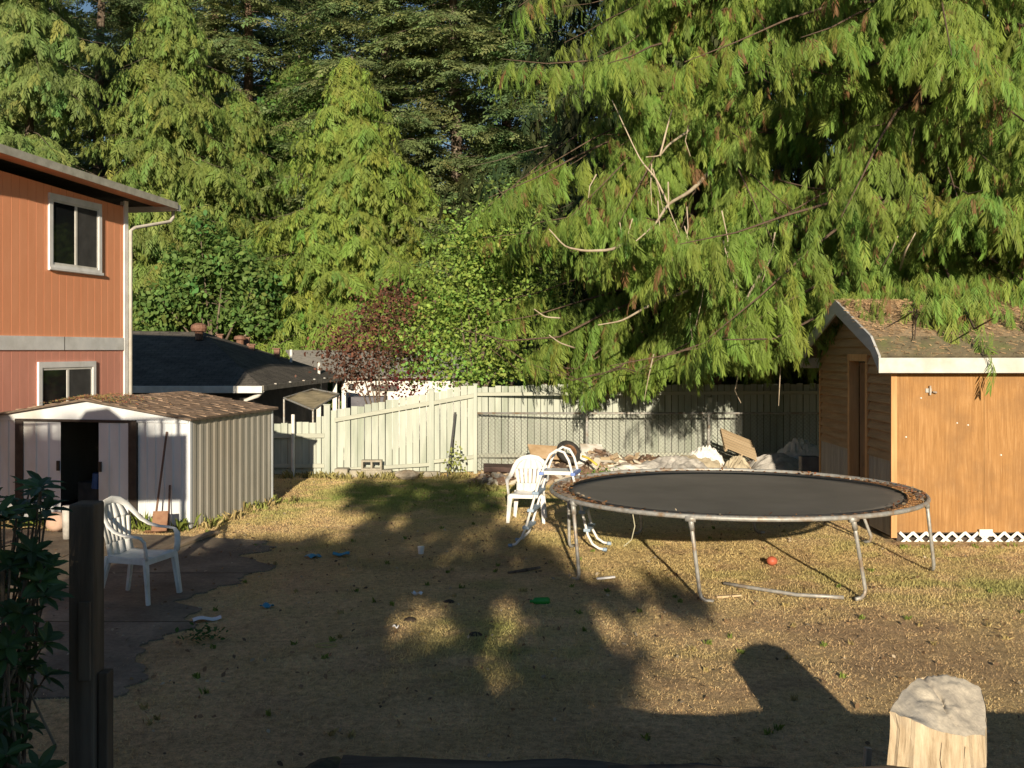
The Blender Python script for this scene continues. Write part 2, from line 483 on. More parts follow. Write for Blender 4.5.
def build_grass():
    r = np.random.default_rng(5); N = 760000
    D = np.sqrt(r.uniform(6.0**2, 22.2**2, N)); px = r.uniform(-50, 1075, N); x = (px-512)*D/F
    c, d, g = lawn_colour(x, D)
    keep = r.random(N) < np.clip(1.0-.62*d-.25*smooth(12, 22, D), .1, 1)
    keep &= ~in_patio(x, D)
    # inside the shed and the playhouse nothing grows
    u = -(x+4.48)*.978+(D-14.6)*.207; v = (x+4.48)*.207+(D-14.6)*.978
    keep &= ~((u > -.02) & (u < 3.2) & (v > -.02) & (v < 2.7))
    keep &= ~((x > 4.9) & (D > 13.35) & (D < 16.95)) & (D > 5.6)
    x, D, c, g = x[keep], D[keep], c[keep], g[keep]; n = len(x)
    z = gh(x, D)
    h = (.005+.013*r.random(n)**1.8)*(1+1.6*g)*(.8+.8*fbm(x, D, 1.3, 77)); w = (.004+.005*r.random(n))*(1+.07*(D-6))
    az = r.uniform(0, 2*np.pi, n); lean = r.normal(0, .02, (n, 2))
    a = np.stack([np.cos(az), np.sin(az)], 1)*w[:, None]/2
    V = np.zeros((n, 3, 3)); V[:, 0, :2] = np.stack([x, D], 1)-a; V[:, 1, :2] = np.stack([x, D], 1)+a
    V[:, 2, :2] = np.stack([x, D], 1)+lean; V[:, 0, 2] = z-.004; V[:, 1, 2] = z-.004; V[:, 2, 2] = z+h
    t = np.clip(c*r.uniform(.85, 1.2, (n, 1))*np.array([1.12, 1.1, 1.0]), 0, .8)
    o = np_mesh('lawn_grass', V.reshape(-1, 3), 3, GRASSM, None, np.repeat(t, 3, axis=0)); tag(o, 'short dry straw coloured grass with green patches', 'grass', kind='stuff')
    # taller tufts of green and yellow weeds along the shed, the fence and in the lawn
    V = []; T = []
    spots = []
    for k in range(46): q = r.uniform(-.1, 2.8); spots.append((-4.48+.207*q+.05+.3*r.random()**2, 14.6+.978*q+.05, r.choice([.04, .06, .09, .13]), 9, ((.27, .30, .09), (.45, .36, .17))[int(r.random() < .5)]))
    for k in range(44): q = r.uniform(0, 3); spots.append((-4.48-.978*q, 14.6+.207*q-.08-.16*r.random(), r.choice([.05, .09, .14, .2]), 12, ((.22, .28, .06), (.40, .32, .15))[int(r.random() < .35)]))
    for k in range(60): spots.append((r.uniform(-4.4, -.8), 20.6-r.uniform(0, .4), .11, 9, (.33, .30, .12)))
    for k in range(45): spots.append((r.uniform(-.8, 4.7), r.uniform(18.3, 20.7), .12, 12, (.30, .28, .11)))
    for k in range(150):
        yy = r.uniform(6.2, 20); spots.append(((r.uniform(120, 1040)-512)*yy/F, yy, .035, 12, (.20, .26, .06) if r.random() < .6 else (.42, .34, .15)))
    for k in range(14): spots.append((r.uniform(4.9, 6.6), 13.4-.2*r.random(), .045, 8, (.25, .28, .07)))
    for (sx, sy, hh, m_, cc) in spots:
        if in_patio(np.array(sx), np.array(sy)) or (4.9 < sx and sy > 13.66) : continue
        for q in range(m_):
            az = r.uniform(0, 6.28); w = r.uniform(.006, .012); hq = hh*r.uniform(.5, 1.5); bx, by = sx+r.normal()*hh*.35, sy+r.normal()*hh*.3
            ax, ay = math.cos(az)*w, math.sin(az)*w; lx, ly = r.normal(0, hh*.45, 2); z = float(gh(bx, by))
            V += [(bx-ax, by-ay, z), (bx+ax, by+ay, z), (bx+lx*.4+ax, by+ly*.4+ay, z+hq*.7), (bx+lx, by+ly, z+hq*.95)]
            T += [np.array(cc)*r.uniform(.6, 1.3)]*4
    o = np_mesh('weeds', np.array(V), 4, GRASSM, None, np.array(T)); tag(o, 'taller green and straw weeds growing in tufts', 'weeds', kind='stuff')
    # fallen leaves, bark crumbs
    n = 3000; yy = np.sqrt(r.uniform(36, 441, n)); x = (r.uniform(0, 1040, n)-512)*yy/F
    P = np.stack([x, yy, gh(x, yy)+.012+.02*r.random(n)], 1); Nn = unit(r.normal(0, .5, (n, 3))+np.array([0, -.2, 1]))
    base = np.array([(.30, .19, .10), (.26, .17, .10), (.50, .42, .30), (.16, .11, .07)])[r.integers(0, 4, n)]
    o = leaves_mesh('leaf_litter', P, Nn, base*r.uniform(.6, 1.2, (n, 1)), r.uniform(.015, .05, n), LEAFM, None, r); tag(o, 'brown fallen leaves and crumbs scattered over the lawn', 'leaf litter', kind='stuff')
build_grass()

# ---------------------------------------------------------------- patio slab
def concrete(name, a, b_, c):
    m, nt, b = new_mat(name); v = coords(nt)
    n1, n2 = noise(nt, v, 1.3, 8, .65), noise(nt, v, 26, 6, .7)
    col = ramp(nt, n1, [(.3, a), (.52, b_), (.75, c)])
    col = mixc(nt, 1., col, ramp(nt, n2, [(.3, (.7, .7, .7)), (.7, (1.15, 1.15, 1.15))]), 'MULTIPLY')
    nt.links.new(col, b.inputs['Base Color']); b.inputs['Roughness'].default_value = .9
    b.inputs['Specular IOR Level'].default_value = .2
    bump(nt, b, n2, .5, .01); return m
PATM = concrete('worn_slab', (.13, .11, .085), (.22, .185, .14), (.38, .32, .235))
mb = MB()
x0, x1, y0, y1 = PATIO
edge = []
for i in range(90): t = i/89; y = y0+(y1-y0)*t; edge.append((x1+.1*math.sin(y*1.7)-1.3*max(0, float(fbm(x1, y, 1.1, 131))-.36)-.55*(float(fbm(x1, y, 3.5, 401))-.4)+.05*random.random(), y))
edge = [(x0, y0+.3), (x0+3, y0+.1), (x1-.9, y0-.05)]+edge
pts = [(x, y, .014) for x, y in edge]+[(x1-1.6, y1+.34, .014), (x0, y1+1.3, .014)]
mb.poly(pts, (0, 0, -.16)); o = mb.build('patio', PATM); tag(o, kind='structure')
mb = MB()
for (xa, xb, y) in ((-7.9, -2.9, 9.6), (-7.9, -2.9, 11.7)): mb.box((xa, y, .005), (xb, y+.02, .0165))
mb.box((-5.4, 7.9, .005), (-5.38, 13.9, .0165))
o = mb.build('patio_joint', mix_mat('joint_dirt', (.06, .05, .04), (.12, .1, .06), 8, .95)); tag(o, kind='structure')

# ---------------------------------------------------------------- upper terrace in front of the lens
SOIL = mix_mat('terrace_soil', (.09, .065, .045), (.2, .14, .09), 9, .95, 0, (1, 1, 1), .8, .03)
mb = MB()
ter = [(-14, -12), (-14, 4.3), (-1.1, 4.55), (-.9, 5.15), (1.5, 5.02), (9, 4.85), (9, -12)]
mb.grid(lambda u, v: (-14+23*u, -12+(16.3 if (-14+23*u) < -1 else 17.0)*v, (.98-.55*max(0, v*17-12.5)/4.5)+.02*math.sin(u*40+v*31)), 60, 40)
o = mb.build('terrace', SOIL, smooth=True); tag(o, kind='structure')
mb = MB(); mb.box((-14, 4.26, -.2), (-1.02, 4.32, .43)); mb.box((-1.05, 4.26, -.2), (-1.0, 5.0, .42))
o = mb.build('terrace_bank', SOIL); tag(o, kind='structure')
TIE = wood_mat('old_railway_sleeper', (.05, .04, .035), (.13, .105, .08), 'x', .9, 3, .8, (.19, .16, .12))
ret = empty('retaining_wall', (1, 5.1, 0), 0, 'dark weathered timber retaining wall along the bottom edge of the yard', 'wall')
def tie(a, b, w, h):
    m = MB(); n = 14; P = [Vector(a).lerp(Vector(b), i/n) for i in range(n+1)]
    vs = []
    for p in P:
        j = lambda s=.008: random.uniform(-s, s)
        vs += [(p.x, p.y-w/2+j(), p.z-h/2), (p.x, p.y+w/2+j(), p.z-h/2+j()), (p.x, p.y+w/2+j(), p.z+h/2+j(.012)), (p.x, p.y-w/2+j(), p.z+h/2+j(.012))]
    fs = []
    for i in range(n):
        for k in range(4): fs.append((i*4+k, i*4+(k+1) % 4, i*4+4+(k+1) % 4, i*4+4+k))
    fs += [(3, 2, 1, 0), (n*4, n*4+1, n*4+2, n*4+3)]
    return m.add(vs, fs)
tie((-.87, 5.3, .33), (1.42, 5.12, .33), .2, .19).build('timber', TIE, ret, bevel=.008)
tie((1.45, 5.11, .32), (4.6, 4.92, .32), .2, .19).build('timber', TIE, ret, bevel=.008)
tie((-.9, 5.33, .13), (2.4, 5.07, .13), .2, .19).build('timber', TIE, ret, bevel=.008)
tie((2.43, 5.07, .13), (4.6, 4.94, .13), .2, .19).build('timber', TIE, ret, bevel=.008)
tie((-.9, 5.35, -.06), (4.6, 4.96, -.06), .2, .19).build('timber', TIE, ret, bevel=.008)
tie((.45, 4.86, .45), (4.9, 4.76, .45), .16, .20).build('timber', TIE, ret, bevel=.008)  # unseen set-back course, added so its shadow edge falls farther out on the lawn
MOSSLOG = mix_mat('mossy_log', (.05, .04, .03), (.10, .09, .05), 6, .95, 0, (1, 1, 1), .9, .03, (.09, .11, .03))
for k, (a, b, r_) in enumerate((((-1.32, 5.5, .12), (-1.0, 5.95, .10), .10), ((-1.05, 5.45, .10), (-.82, 5.75, .09), .09))):
    n = 8; A, B = Vector(a), Vector(b)
    m = MB(); m.tube([A.lerp(B, i/n)+Vector((0, 0, .01*math.sin(i*2))) for i in range(n+1)], [r_*(1+.07*math.sin(i*2.3+k)) for i in range(n+1)], 12)
    o = m.build('log', MOSSLOG, smooth=True)
    tag(o, ('longer mossy log end lying on the dark ground at the bottom edge' if k == 0 else 'shorter mossy log end lying beside the dark timber wall'), 'log', 'mossy logs at the bottom edge')

# ---------------------------------------------------------------- weathered stump post, bottom right
def build_stump():
    m, nt, b = new_mat('weathered_stump')
    v = coords(nt, (7, 7, .8)); n1 = noise(nt, v, 3, 10, .7, .4); n3 = noise(nt, coords(nt), 3.5, 6, .6)
    c = ramp(nt, n1, [(.3, (.24, .17, .10)), (.5, (.50, .40, .27)), (.7, (.70, .60, .44))])
    c = mixc(nt, ramp(nt, n3, [(.5, (0, 0, 0)), (.68, (.5, .5, .5))]), c, (.30, .28, .25))
    nt.links.new(c, b.inputs['Base Color']); b.inputs['Roughness'].default_value = .9; bump(nt, b, n1, .7, .02)
    mt = mix_mat('grey_end_grain', (.40, .36, .30), (.66, .59, .47), 12, .95, 0, (1, .3, 1), .9, .008, (.33, .315, .29))
    root = empty('stump_post', (2.09, 5.08, .4), 0, 'pale weathered chainsawn stump post with a cracked slanted top at the bottom right', 'stump')
    key = [at(890, 711, 4.93), at(915, 722, 4.88), at(942, 732, 4.86), at(966, 736, 4.87), at(985, 735, 4.92), at(986, 712, 5.06), at(981, 688, 5.22), at(966, 680, 5.29), at(948, 675, 5.32), at(930, 676, 5.32), at(917, 678, 5.28), at(903, 691, 5.15)]
    ring = []; K = len(key)
    for i in range(K):
        for k in range(5):
            p = key[i].lerp(key[(i+1) % K], k/5); ring.append(p+Vector((random.uniform(-.004, .004), random.uniform(-.004, .004), random.uniform(-.004, .004))))
    n = len(ring); cen = sum(ring, Vector())/n
    grooves = [1-.035*(abs(math.sin(i*1.37))**8)-.012*random.random() for i in range(n)]
    mb = MB(); vs = []; NR = 12
    for j in range(NR+1):
        t = j/NR
        for i, p in enumerate(ring):
            out = Vector((p.x-cen.x, p.y-cen.y, 0))*(1+.16*t)*(grooves[i] if j else 1)
            vs.append((cen.x+out.x+.004*math.sin(j*1.1+i*.3), cen.y+out.y, p.z-(p.z-.0)*t))
    mb.add(vs, [(j*n+i, j*n+(i+1) % n, (j+1)*n+(i+1) % n, (j+1)*n+i) for j in range(NR) for i in range(n)]); mb.build('side', m, root)
    mb = MB(); vs = []; NS = 26
    A_ = np.array([[p.x-cen.x, p.y-cen.y, 1] for p in ring]); pl = np.linalg.lstsq(A_, np.array([p.z for p in ring]), rcond=None)[0]
    for j in range(NS+1):
        s_ = j/NS
        for i, p in enumerate(ring):
            q = cen.lerp(p, s_); pz = pl[0]*(q.x-cen.x)+pl[1]*(q.y-cen.y)+pl[2]
            rim = pl[0]*(p.x-cen.x)+pl[1]*(p.y-cen.y)+pl[2]
            q.z = pz+(p.z-rim)*s_**3+(1-s_**6)*.05*(float(fbm(q.x, q.y, 9., 311, 3))-.5)
            cr = q.x-cen.x-.012*math.sin(q.y*26)+.01
            q.z -= .016*math.exp(-(cr/.008)**2)
            vs.append(q)
    mb.add(vs, [(j*n+i, j*n+(i+1) % n, (j+1)*n+(i+1) % n, (j+1)*n+i) for j in range(NS) for i in range(n)]); mb.build('top', mt, root, smooth=True)
    # drying cracks down the front face: thin dark wedges let into the wood
    dk = mix_mat('crack_shadow', (.03, .02, .015), (.06, .045, .03), 20, .95)
    mb = MB()
    for (px_, w, z0_, z1_) in ((941, .006, .05, .728), (917, .003, .25, .70), (965, .003, .2, .66)):
        P = []; q0 = at(px_, 730, 4.86)
        for i in range(12):
            t = i/11; zz = z0_+(z1_-z0_)*t; d_ = {941: 4.862, 917: 4.878, 965: 4.872}[px_]
            dy = (d_-cen.y)*(1+.16*(1-zz/.75)); P.append((q0.x+.006*math.sin(i*1.9), cen.y+dy+.003, zz))
        mb.tube(P, [w*(.4+.6*math.sin(math.pi*min(1, .15+i/11))) for i in range(12)], 5)
    mb.build('crack', dk, root)
build_stump()
m = MB(); m.beam((1.77, 5.28, .2), (1.80, 5.31 , .49), .06, .03, (1, 0, 0), .045, .03)
tag(m.build('wooden_stake', wood_mat('grey_stake', (.3, .26, .2), (.5, .45, .36)), bevel=.004), 'small grey wooden stake poking up left of the stump', 'stake')

# ---------------------------------------------------------------- dark post, bottom left
PW = wood_mat('dark_post_wood', (.08, .06, .045), (.17, .13, .095), 'z', .9, 3, .7, (.22, .18, .14))
root = empty('fence_post', (-2.02, 5.0, .4), 0, 'tall dark weathered square wooden post beside the leafy bush at the left', 'post')
MB().box((-2.085, 4.93, .1), (-1.965, 5.07, 1.775)).build('post', PW, root, bevel=.012)
MB().box((-1.961, 4.97, .1), (-1.915, 5.05, .97)).build('side_board', PW, root, bevel=.006)
MB().box((-2.03, 4.912, .95), (-1.975, 4.928, 1.32)).build('cleat', PW, root, bevel=.003)
# ---------------------------------------------------------------- metal garden shed
SO = Vector((-4.48, 14.6, 0)); SU = Vector((-.978, .207, 0)); SV = Vector((.207, .978, 0))
def S(u, v, z): return SO+SU*u+SV*v+Vector((0, 0, z))
def su(px):   # distance along the shed front of a point seen at column px
    k = (px-512)/F; return (-4.48-k*14.6)/(.978+k*.207)
def sbox(m, u0, u1, v0, v1, z0, z1):
    vs = [S(u, v, z) for z in (z0, z1) for u, v in ((u0, v0), (u1, v0), (u1, v1), (u0, v1))]
    return m.add(vs, [(0,1,2,3),(7,6,5,4),(0,4,5,1),(1,5,6,2),(2,6,7,3),(3,7,4,0)])
def build_shed():
    root = empty('garden_shed', SO, 0, 'low white metal garden shed with half open sliding doors and patchy brown shingle roof', 'shed')
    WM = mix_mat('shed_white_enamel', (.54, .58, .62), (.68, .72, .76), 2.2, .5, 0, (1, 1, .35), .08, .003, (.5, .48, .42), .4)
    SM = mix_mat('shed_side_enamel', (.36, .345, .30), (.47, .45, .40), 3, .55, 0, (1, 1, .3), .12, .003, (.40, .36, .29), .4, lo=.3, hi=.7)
    DK = mix_mat('dark_brown_trim', (.022, .017, .014), (.045, .035, .028), 8, .6)
    W, Dp, HC, HP = 3.16, 2.66, 1.53, 1.78
    def zt(u): return HC+(HP-HC)*(1-abs(u-W/2)/(W/2))
    # front wall sections, each with shallow pressed ribs
    def section(u0, u1, z0, top, v0=-.0, name='front_panel', mat=WM, ribs=5):
        m = MB(); us = [u0]
        for i in range(1, ribs):
            c = u0+(u1-u0)*i/ribs; us += [c-.018, c-.006, c+.006, c+.018]
        us.append(u1); vs = []
        for i, u in enumerate(us):
            k = (i-1) % 4; off = -.012 if (0 < i < len(us)-1 and k in (1, 2)) else 0
            vs += [S(u, v0+off, z0), S(u, v0+off, top(u))]
        m.add(vs, [(2*i, 2*i+2, 2*i+3, 2*i+1) for i in range(len(us)-1)])
        return m.build(name, mat, root)
    DT = 1.50
    a = {p: su(p) for p in (17, 25, 62, 100, 130, 138)}
    section(.0, a[138]-.002, .05, lambda u: DT, ribs=6); section(a[17]+.002, W, .05, lambda u: DT, ribs=3)
    section(a[130]+.0, a[100], .06, lambda u: DT-.03, -.03, 'sliding_door', ribs=3)
    section(a[62], a[25], .06, lambda u: DT-.03, -.03, 'sliding_door', ribs=3)
    m = MB(); m.add([S(0, .0, DT), S(W, 0, DT), S(W, 0, HC), S(W/2, 0, HP), S(0, 0, HC)], [(0, 1, 2, 3, 4)])
    m.build('gable', WM, root, solid=.01)
    m = MB(); sbox(m, 0.01, W-.01, -.035, -.018, HC-.045, HC-.02); m.build('gable_trim', WM, root)
    m = MB()
    sbox(m, a[138], a[130], -.045, .02, .05, DT-.02); sbox(m, a[25], a[17], -.045, .02, .05, DT-.02)
    sbox(m, a[138], a[17], -.05, .02, DT-.022, DT+.012); m.build('door_frame', DK, root)
    for u, nm in ((a[100]-.03, 1), (a[62]+.03, 2)):
        m = MB(); sbox(m, u-.02, u+.02, -.06, -.034, .78, .92); m.build('door_handle', DK, root)
    # ribbed side wall
    m = MB(); vs = []; n = 13
    for i in range(n):
        v0 = Dp*i/n; w = Dp/n
        for dv, off in ((0, 0), (.30*w, 0), (.42*w, -.028), (.78*w, -.028), (.9*w, 0)):
            vs += [S(off*.3, v0+dv, .03), S(off*.3, v0+dv, HC-.0)]
    vs += [S(0, Dp, .03), S(0, Dp, HC)]
    k = len(vs)//2; m.add(vs, [(2*i, 2*i+2, 2*i+3, 2*i+1) for i in range(k-1)])
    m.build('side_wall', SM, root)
    m = MB(); sbox(m, -.012, .05, -.012, .05, .02, HC-.003); m.build('corner_trim', WM, root)
    m = MB(); sbox(m, -.014, .03, Dp-.03, Dp+.012, .02, HC-.003); m.build('corner_trim', WM, root)
    m = MB(); m.add([S(W, 0, .03), S(W, Dp, .03), S(W, Dp, HC), S(W, 0, HC)], [(0, 1, 2, 3)]); m.add([S(0, Dp, .03), S(W, Dp, .03), S(W, Dp, HC), S(W/2, Dp, HP), S(0, Dp, HC)], [(0, 1, 2, 3, 4)])
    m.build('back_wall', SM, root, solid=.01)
    m = MB(); sbox(m, .03, W-.03, .03, Dp-.03, .0, .06); m.build('floor_panel', DK, root)
    # dim clutter inside the doorway
    cl = MB(); sbox(cl, a[62]-.25, a[62]+.1, .5, .9, .06, .55); sbox(cl, a[100]-.2, a[100]+.05, .6, .95, .06, .8); cl.build('stored_box', mix_mat('dim_clutter', (.05, .05, .05), (.12, .10, .09), 4, .9), root, bevel=.02)
    m = MB(); m.tube([S(su(86), .25, .5), S(su(86)-.02, .25, .72)], .07, 10); m.build('blue_jug', mix_mat('blue_plastic', (.02, .07, .22), (.03, .1, .3), 8, .4), root)
    # roof: dark underlay and loose, lifted shingles
    ov = .07; U = mix_mat('roof_underlay', (.10, .075, .055), (.17, .13, .10), 10, .95)
    m = MB()
    def rz(u): return HP+.03-(HP-HC+.0)*abs(u-W/2)/(W/2)
    for (ua, ub) in ((-ov, W/2), (W/2, W+ov)):
        vs = [S(ua, -.1, rz(ua)), S(ub, -.1, rz(ub)), S(ub, Dp+.09, rz(ub)), S(ua, Dp+.09, rz(ua))]
        m.add(vs+[v-Vector((0, 0, .028)) for v in vs], [(0, 1, 2, 3), (7, 6, 5, 4), (0, 4, 5, 1), (1, 5, 6, 2), (2, 6, 7, 3), (3, 7, 4, 0)])
    rf = m.build('roof', U, root)
    SHG = mix_mat('brown_shingles', (.24, .165, .115), (.37, .265, .185), 5, .9, 0, (1, 1, 1), .6, .01, (.22, .16, .12))
    m = MB(); nc = 12; nt_ = 20
    for side in (0, 1):
        for i in range(nc):
            for j in range(nt_):
                if random.random() < .17: continue
                ua = (W/2+ov)*(i)/nc; ub = ua+(W/2+ov)/nc*1.12
                if side == 0: u0, u1 = -ov+ua, min(-ov+ub, W/2)
                else: u0, u1 = W+ov-ua, max(W+ov-ub, W/2)
                w = (Dp+.19)/nt_; v0 = -.1+w*j+(w*.5 if i % 2 else 0)+.012*random.random(); v1 = min(v0+w*.94, Dp+.09)
                if v1 <= v0: continue
                l = .009+.010*random.random(); t_ = random.uniform(-.003, .003)
                m.add([S(u0, v0, rz(u0)+l+t_), S(u1, v0, rz(u1)+.006), S(u1, v1, rz(u1)+.006), S(u0, v1, rz(u0)+l-t_), S(u0, v0, rz(u0)+.001), S(u0, v1, rz(u0)+.001)],
                      [(0, 1, 2, 3), (4, 0, 3, 5), (0, 4, 1), (3, 2, 5)])
    m.build('shingles', SHG, rf)
    # needle litter caught on the ridge
    V = []; T = []
    for k in range(1400):
        u = abs(random.gauss(0, .3)); u = W/2+(u if random.random() < .5 else -u); v = random.uniform(-.08, .9)**1
        if random.random() < .4: v = random.uniform(-.1, .1)
        p = np.array(S(min(max(u, 0), W), v, rz(min(max(u, 0), W))+.03+.02*random.random())); d = np.array([random.gauss(0, .02), random.gauss(0, .02), random.gauss(.005, .01)]); s = np.array([.004, 0, .003])
        V += [p-s, p+d-s*.5, p+d+s*.5, p+s]; T += [(.35*random.uniform(.5, 1.2), .23*random.uniform(.5, 1.2), .1)]*4
    np_mesh('needle_litter', np.array(V), 4, GRASSM, rf, np.array(T))
build_shed()

# ---------------------------------------------------------------- pink two-storey house
HC0 = Vector((-7.35, 20.0, 0)); HT = Vector((-.207, -.978, 0)); HN = Vector((.978, -.207, 0))
def Hh(t, o, z): return HC0+HT*t+HN*o+Vector((0, 0, z))      # t: towards the camera along the wall, o: out from it
def hbox(m, t0, t1, o0, o1, z0, z1):
    vs = [Hh(t, o, z) for z in (z0, z1) for t, o in ((t0, o0), (t1, o0), (t1, o1), (t0, o1))]
    return m.add(vs, [(0,1,2,3),(7,6,5,4),(0,4,5,1),(1,5,6,2),(2,6,7,3),(3,7,4,0)])
def siding_mat(name, c1, c2):
    m, nt, b = new_mat(name); v = coords(nt, (1, 1, .3)); n1 = noise(nt, v, 4, 7, .65)
    nt.links.new(ramp(nt, n1, [(.3, c1), (.7, c2)]), b.inputs['Base Color']); b.inputs['Roughness'].default_value = .75; bump(nt, b, noise(nt, coords(nt, (1, 1, .1)), 60, 4), .3, .004); return m
def build_house():
    root = empty('pink_house', HC0, 0, 'two storey salmon pink house with white trim at the left edge', 'house')
    UP = siding_mat('salmon_siding', (.84, .35, .18), (.90, .40, .22)); LO = siding_mat('pink_siding', (.68, .30, .22), (.76, .35, .26))
    WT = mix_mat('house_white_trim', (.74, .75, .76), (.86, .86, .86), 4, .6, 0, (1, 1, 1), .1, .003, (.62, .62, .60))
    DKR = mix_mat('dark_roofing', (.05, .045, .04), (.11, .10, .09), 6, .95)
    L = 11.0; Wd = 8.
    zr = lambda t: 5.31+(.035*t if t < 5.2 else .035*(10.4-t))
    def wall(z0, zf, mat, name):
        m = MB(); n = int(L/.2035)
        # grooved plywood siding: shallow vertical channels
        for i in range(n):
            t0, t1 = i*L/n, (i+1)*L/n-.012
            m.add([Hh(t0, 0, z0), Hh(t1, 0, z0), Hh(t1, 0, zf(t1)), Hh(t0, 0, zf(t0))], [(0, 1, 2, 3)])
            m.add([Hh(t1, 0, z0), Hh(t1, -.006, z0), Hh(t1+.012, -.006, z0), Hh(t1+.012, 0, z0), Hh(t1, 0, zf(t1)), Hh(t1, -.006, zf(t1)), Hh(t1+.012, -.006, zf(t1)), Hh(t1+.012, 0, zf(t1))], [(0, 1, 5, 4), (1, 2, 6, 5), (2, 3, 7, 6)])
        return m.build(name, mat, root)
    wall(2.73, lambda t: zr(t)-.1, UP, 'upper_wall'); wall(0, lambda t: 2.5, LO, 'lower_wall')
    m = MB()
    for (t0, t1, o0, o1) in ((.02, L, -Wd, -Wd+.1), (0.0, .1, -Wd, -.03), (L-.1, L, -Wd, -.03)): hbox(m, t0, t1, o0, o1, 0, 5.25)
    m.build('rear_wall', LO, root)
    m = MB(); hbox(m, .0, L, .0, .022, 2.5, 2.73); m.build('belly_band', WT, root)
    m = MB(); hbox(m, 1.9, 1.92, .0221, .0225, 2.5, 2.73); m.build('band_joint', DKR, root)
    m = MB(); hbox(m, -.03, .09, 0, .028, 0, 5.33); hbox(m, -.034, 0, -.12, .0, 0, 5.33); m.build('corner_board', WT, root)
    # roof with rake board and eave
    m = MB(); o0, o1 = .48, -Wd-.4
    T = [-1.02, 5.2, 11.6]; zz = [zr(-1.02)+.1, zr(5.2)+.1, zr(11.6)+.1]
    vs = [Hh(T[i], o, zz[i]+dz) for dz in (0, .05) for i in range(3) for o in (o0, o1)]
    m.add(vs, [(0, 1, 3, 2), (2, 3, 5, 4), (6, 8, 9, 7), (8, 10, 11, 9), (0, 2, 8, 6), (2, 4, 10, 8), (1, 7, 9, 3), (3, 9, 11, 5), (0, 6, 7, 1), (4, 5, 11, 10)])
    m.build('roof', DKR, root)
    m = MB(); m.add([Hh(T[i], o0+q, zz[i]+dz) for i in range(3) for q, dz in ((.002, .055), (.03, .055), (.03, -.075), (.002, -.075))],
                    [(0, 4, 5, 1), (1, 5, 6, 2), (2, 6, 7, 3), (3, 7, 4, 0), (4, 8, 9, 5), (5, 9, 10, 6), (6, 10, 11, 7), (7, 11, 8, 4), (0, 1, 2, 3), (8, 11, 10, 9)])
    m.build('rake_board', mix_mat('aged_rake_paint', (.34, .33, .28), (.5, .49, .43), 5, .7), root)
    m = MB(); m.add([Hh(T[i], o, zz[i]-.012) for i in range(3) for o in (o0, -.0)], [(0, 1, 3, 2), (2, 3, 5, 4)]); m.build('soffit', UP, root)
    # gutter along the far eave, elbow and downpipe
    g = MB(); 
    for (ta, tb, za, zb) in ((-1.14, -1.03, -.1, -.085), (-1.145, -1.13, -.1, .02), (-1.04, -1.025, -.1, .02)): hbox(g, ta, tb, o0, o1, zz[0]+za, zz[0]+zb)
    hbox(g, -1.14, -1.03, o0-.001, o0+.012, zz[0]-.1, zz[0]+.02)
    g.build('gutter', WT, root)
    d = MB(); zg = zz[0]-.1
    d.tube([Hh(-1.08, .36, zg+.0), Hh(-1.08, .36, zg-.13), Hh(-1.0, .34, zg-.22), Hh(-.15, .09, zg-.43), Hh(-.03, .075, zg-.50), Hh(-.03, .075, 3.6), Hh(-.03, .075, .2)], [(.035, .035)]*7, 8)
    d.build('downpipe', mix_mat('downpipe_paint', (.4, .37, .33), (.52, .5, .45), 5, .6), root, smooth=True)
    GL = new_mat('window_glass'); gb = GL[2]; gb.inputs['Base Color'].default_value = (.012, .014, .016, 1); gb.inputs['Roughness'].default_value = .06
    gm = GL[0]
    SCR = mix_mat('insect_screen', (.045, .045, .045), (.07, .07, .07), 4, .8, 0, (1, 1, 1), 0)
    def window(t0, t1, z0, z1, sill):
        w = MB()
        for a in ((t0-.09, t1+.09, z1, z1+.10), (t0-.09, t1+.09, z0-.10, z0), (t0-.09, t0, z0, z1), (t1, t1+.09, z0, z1)): hbox(w, a[0], a[1], 0, .035, a[2], a[3])
        if sill: hbox(w, t0-.11, t1+.11, .0351, .06, z0-.09, z0-.045)
        f = w.build('window', WT, root)
        q = MB(); tm_ = (t0+t1)/2
        for a in ((t0, t1, z1-.04, z1), (t0, t1, z0, z0+.04), (t0, t0+.035, z0+.04, z1-.04), (t1-.035, t1, z0+.04, z1-.04), (tm_-.03, tm_+.03, z0+.04, z1-.04)): hbox(q, a[0], a[1], .002, .022, a[2], a[3])
        q.build('sash', WHITEPAINT, f)
        p = MB(); hbox(p, tm_+.03, t1-.035, .004, .010, z0+.04, z1-.04); p.build('pane', gm, f)
        p = MB(); hbox(p, t0+.035, tm_-.03, .004, .014, z0+.04, z1-.04); p.build('insect_screen', SCR, f)
    window(.92, 2.24, 3.95, 5.06, True); window(1.1, 2.52, 1.0, 2.2, False)
build_house()

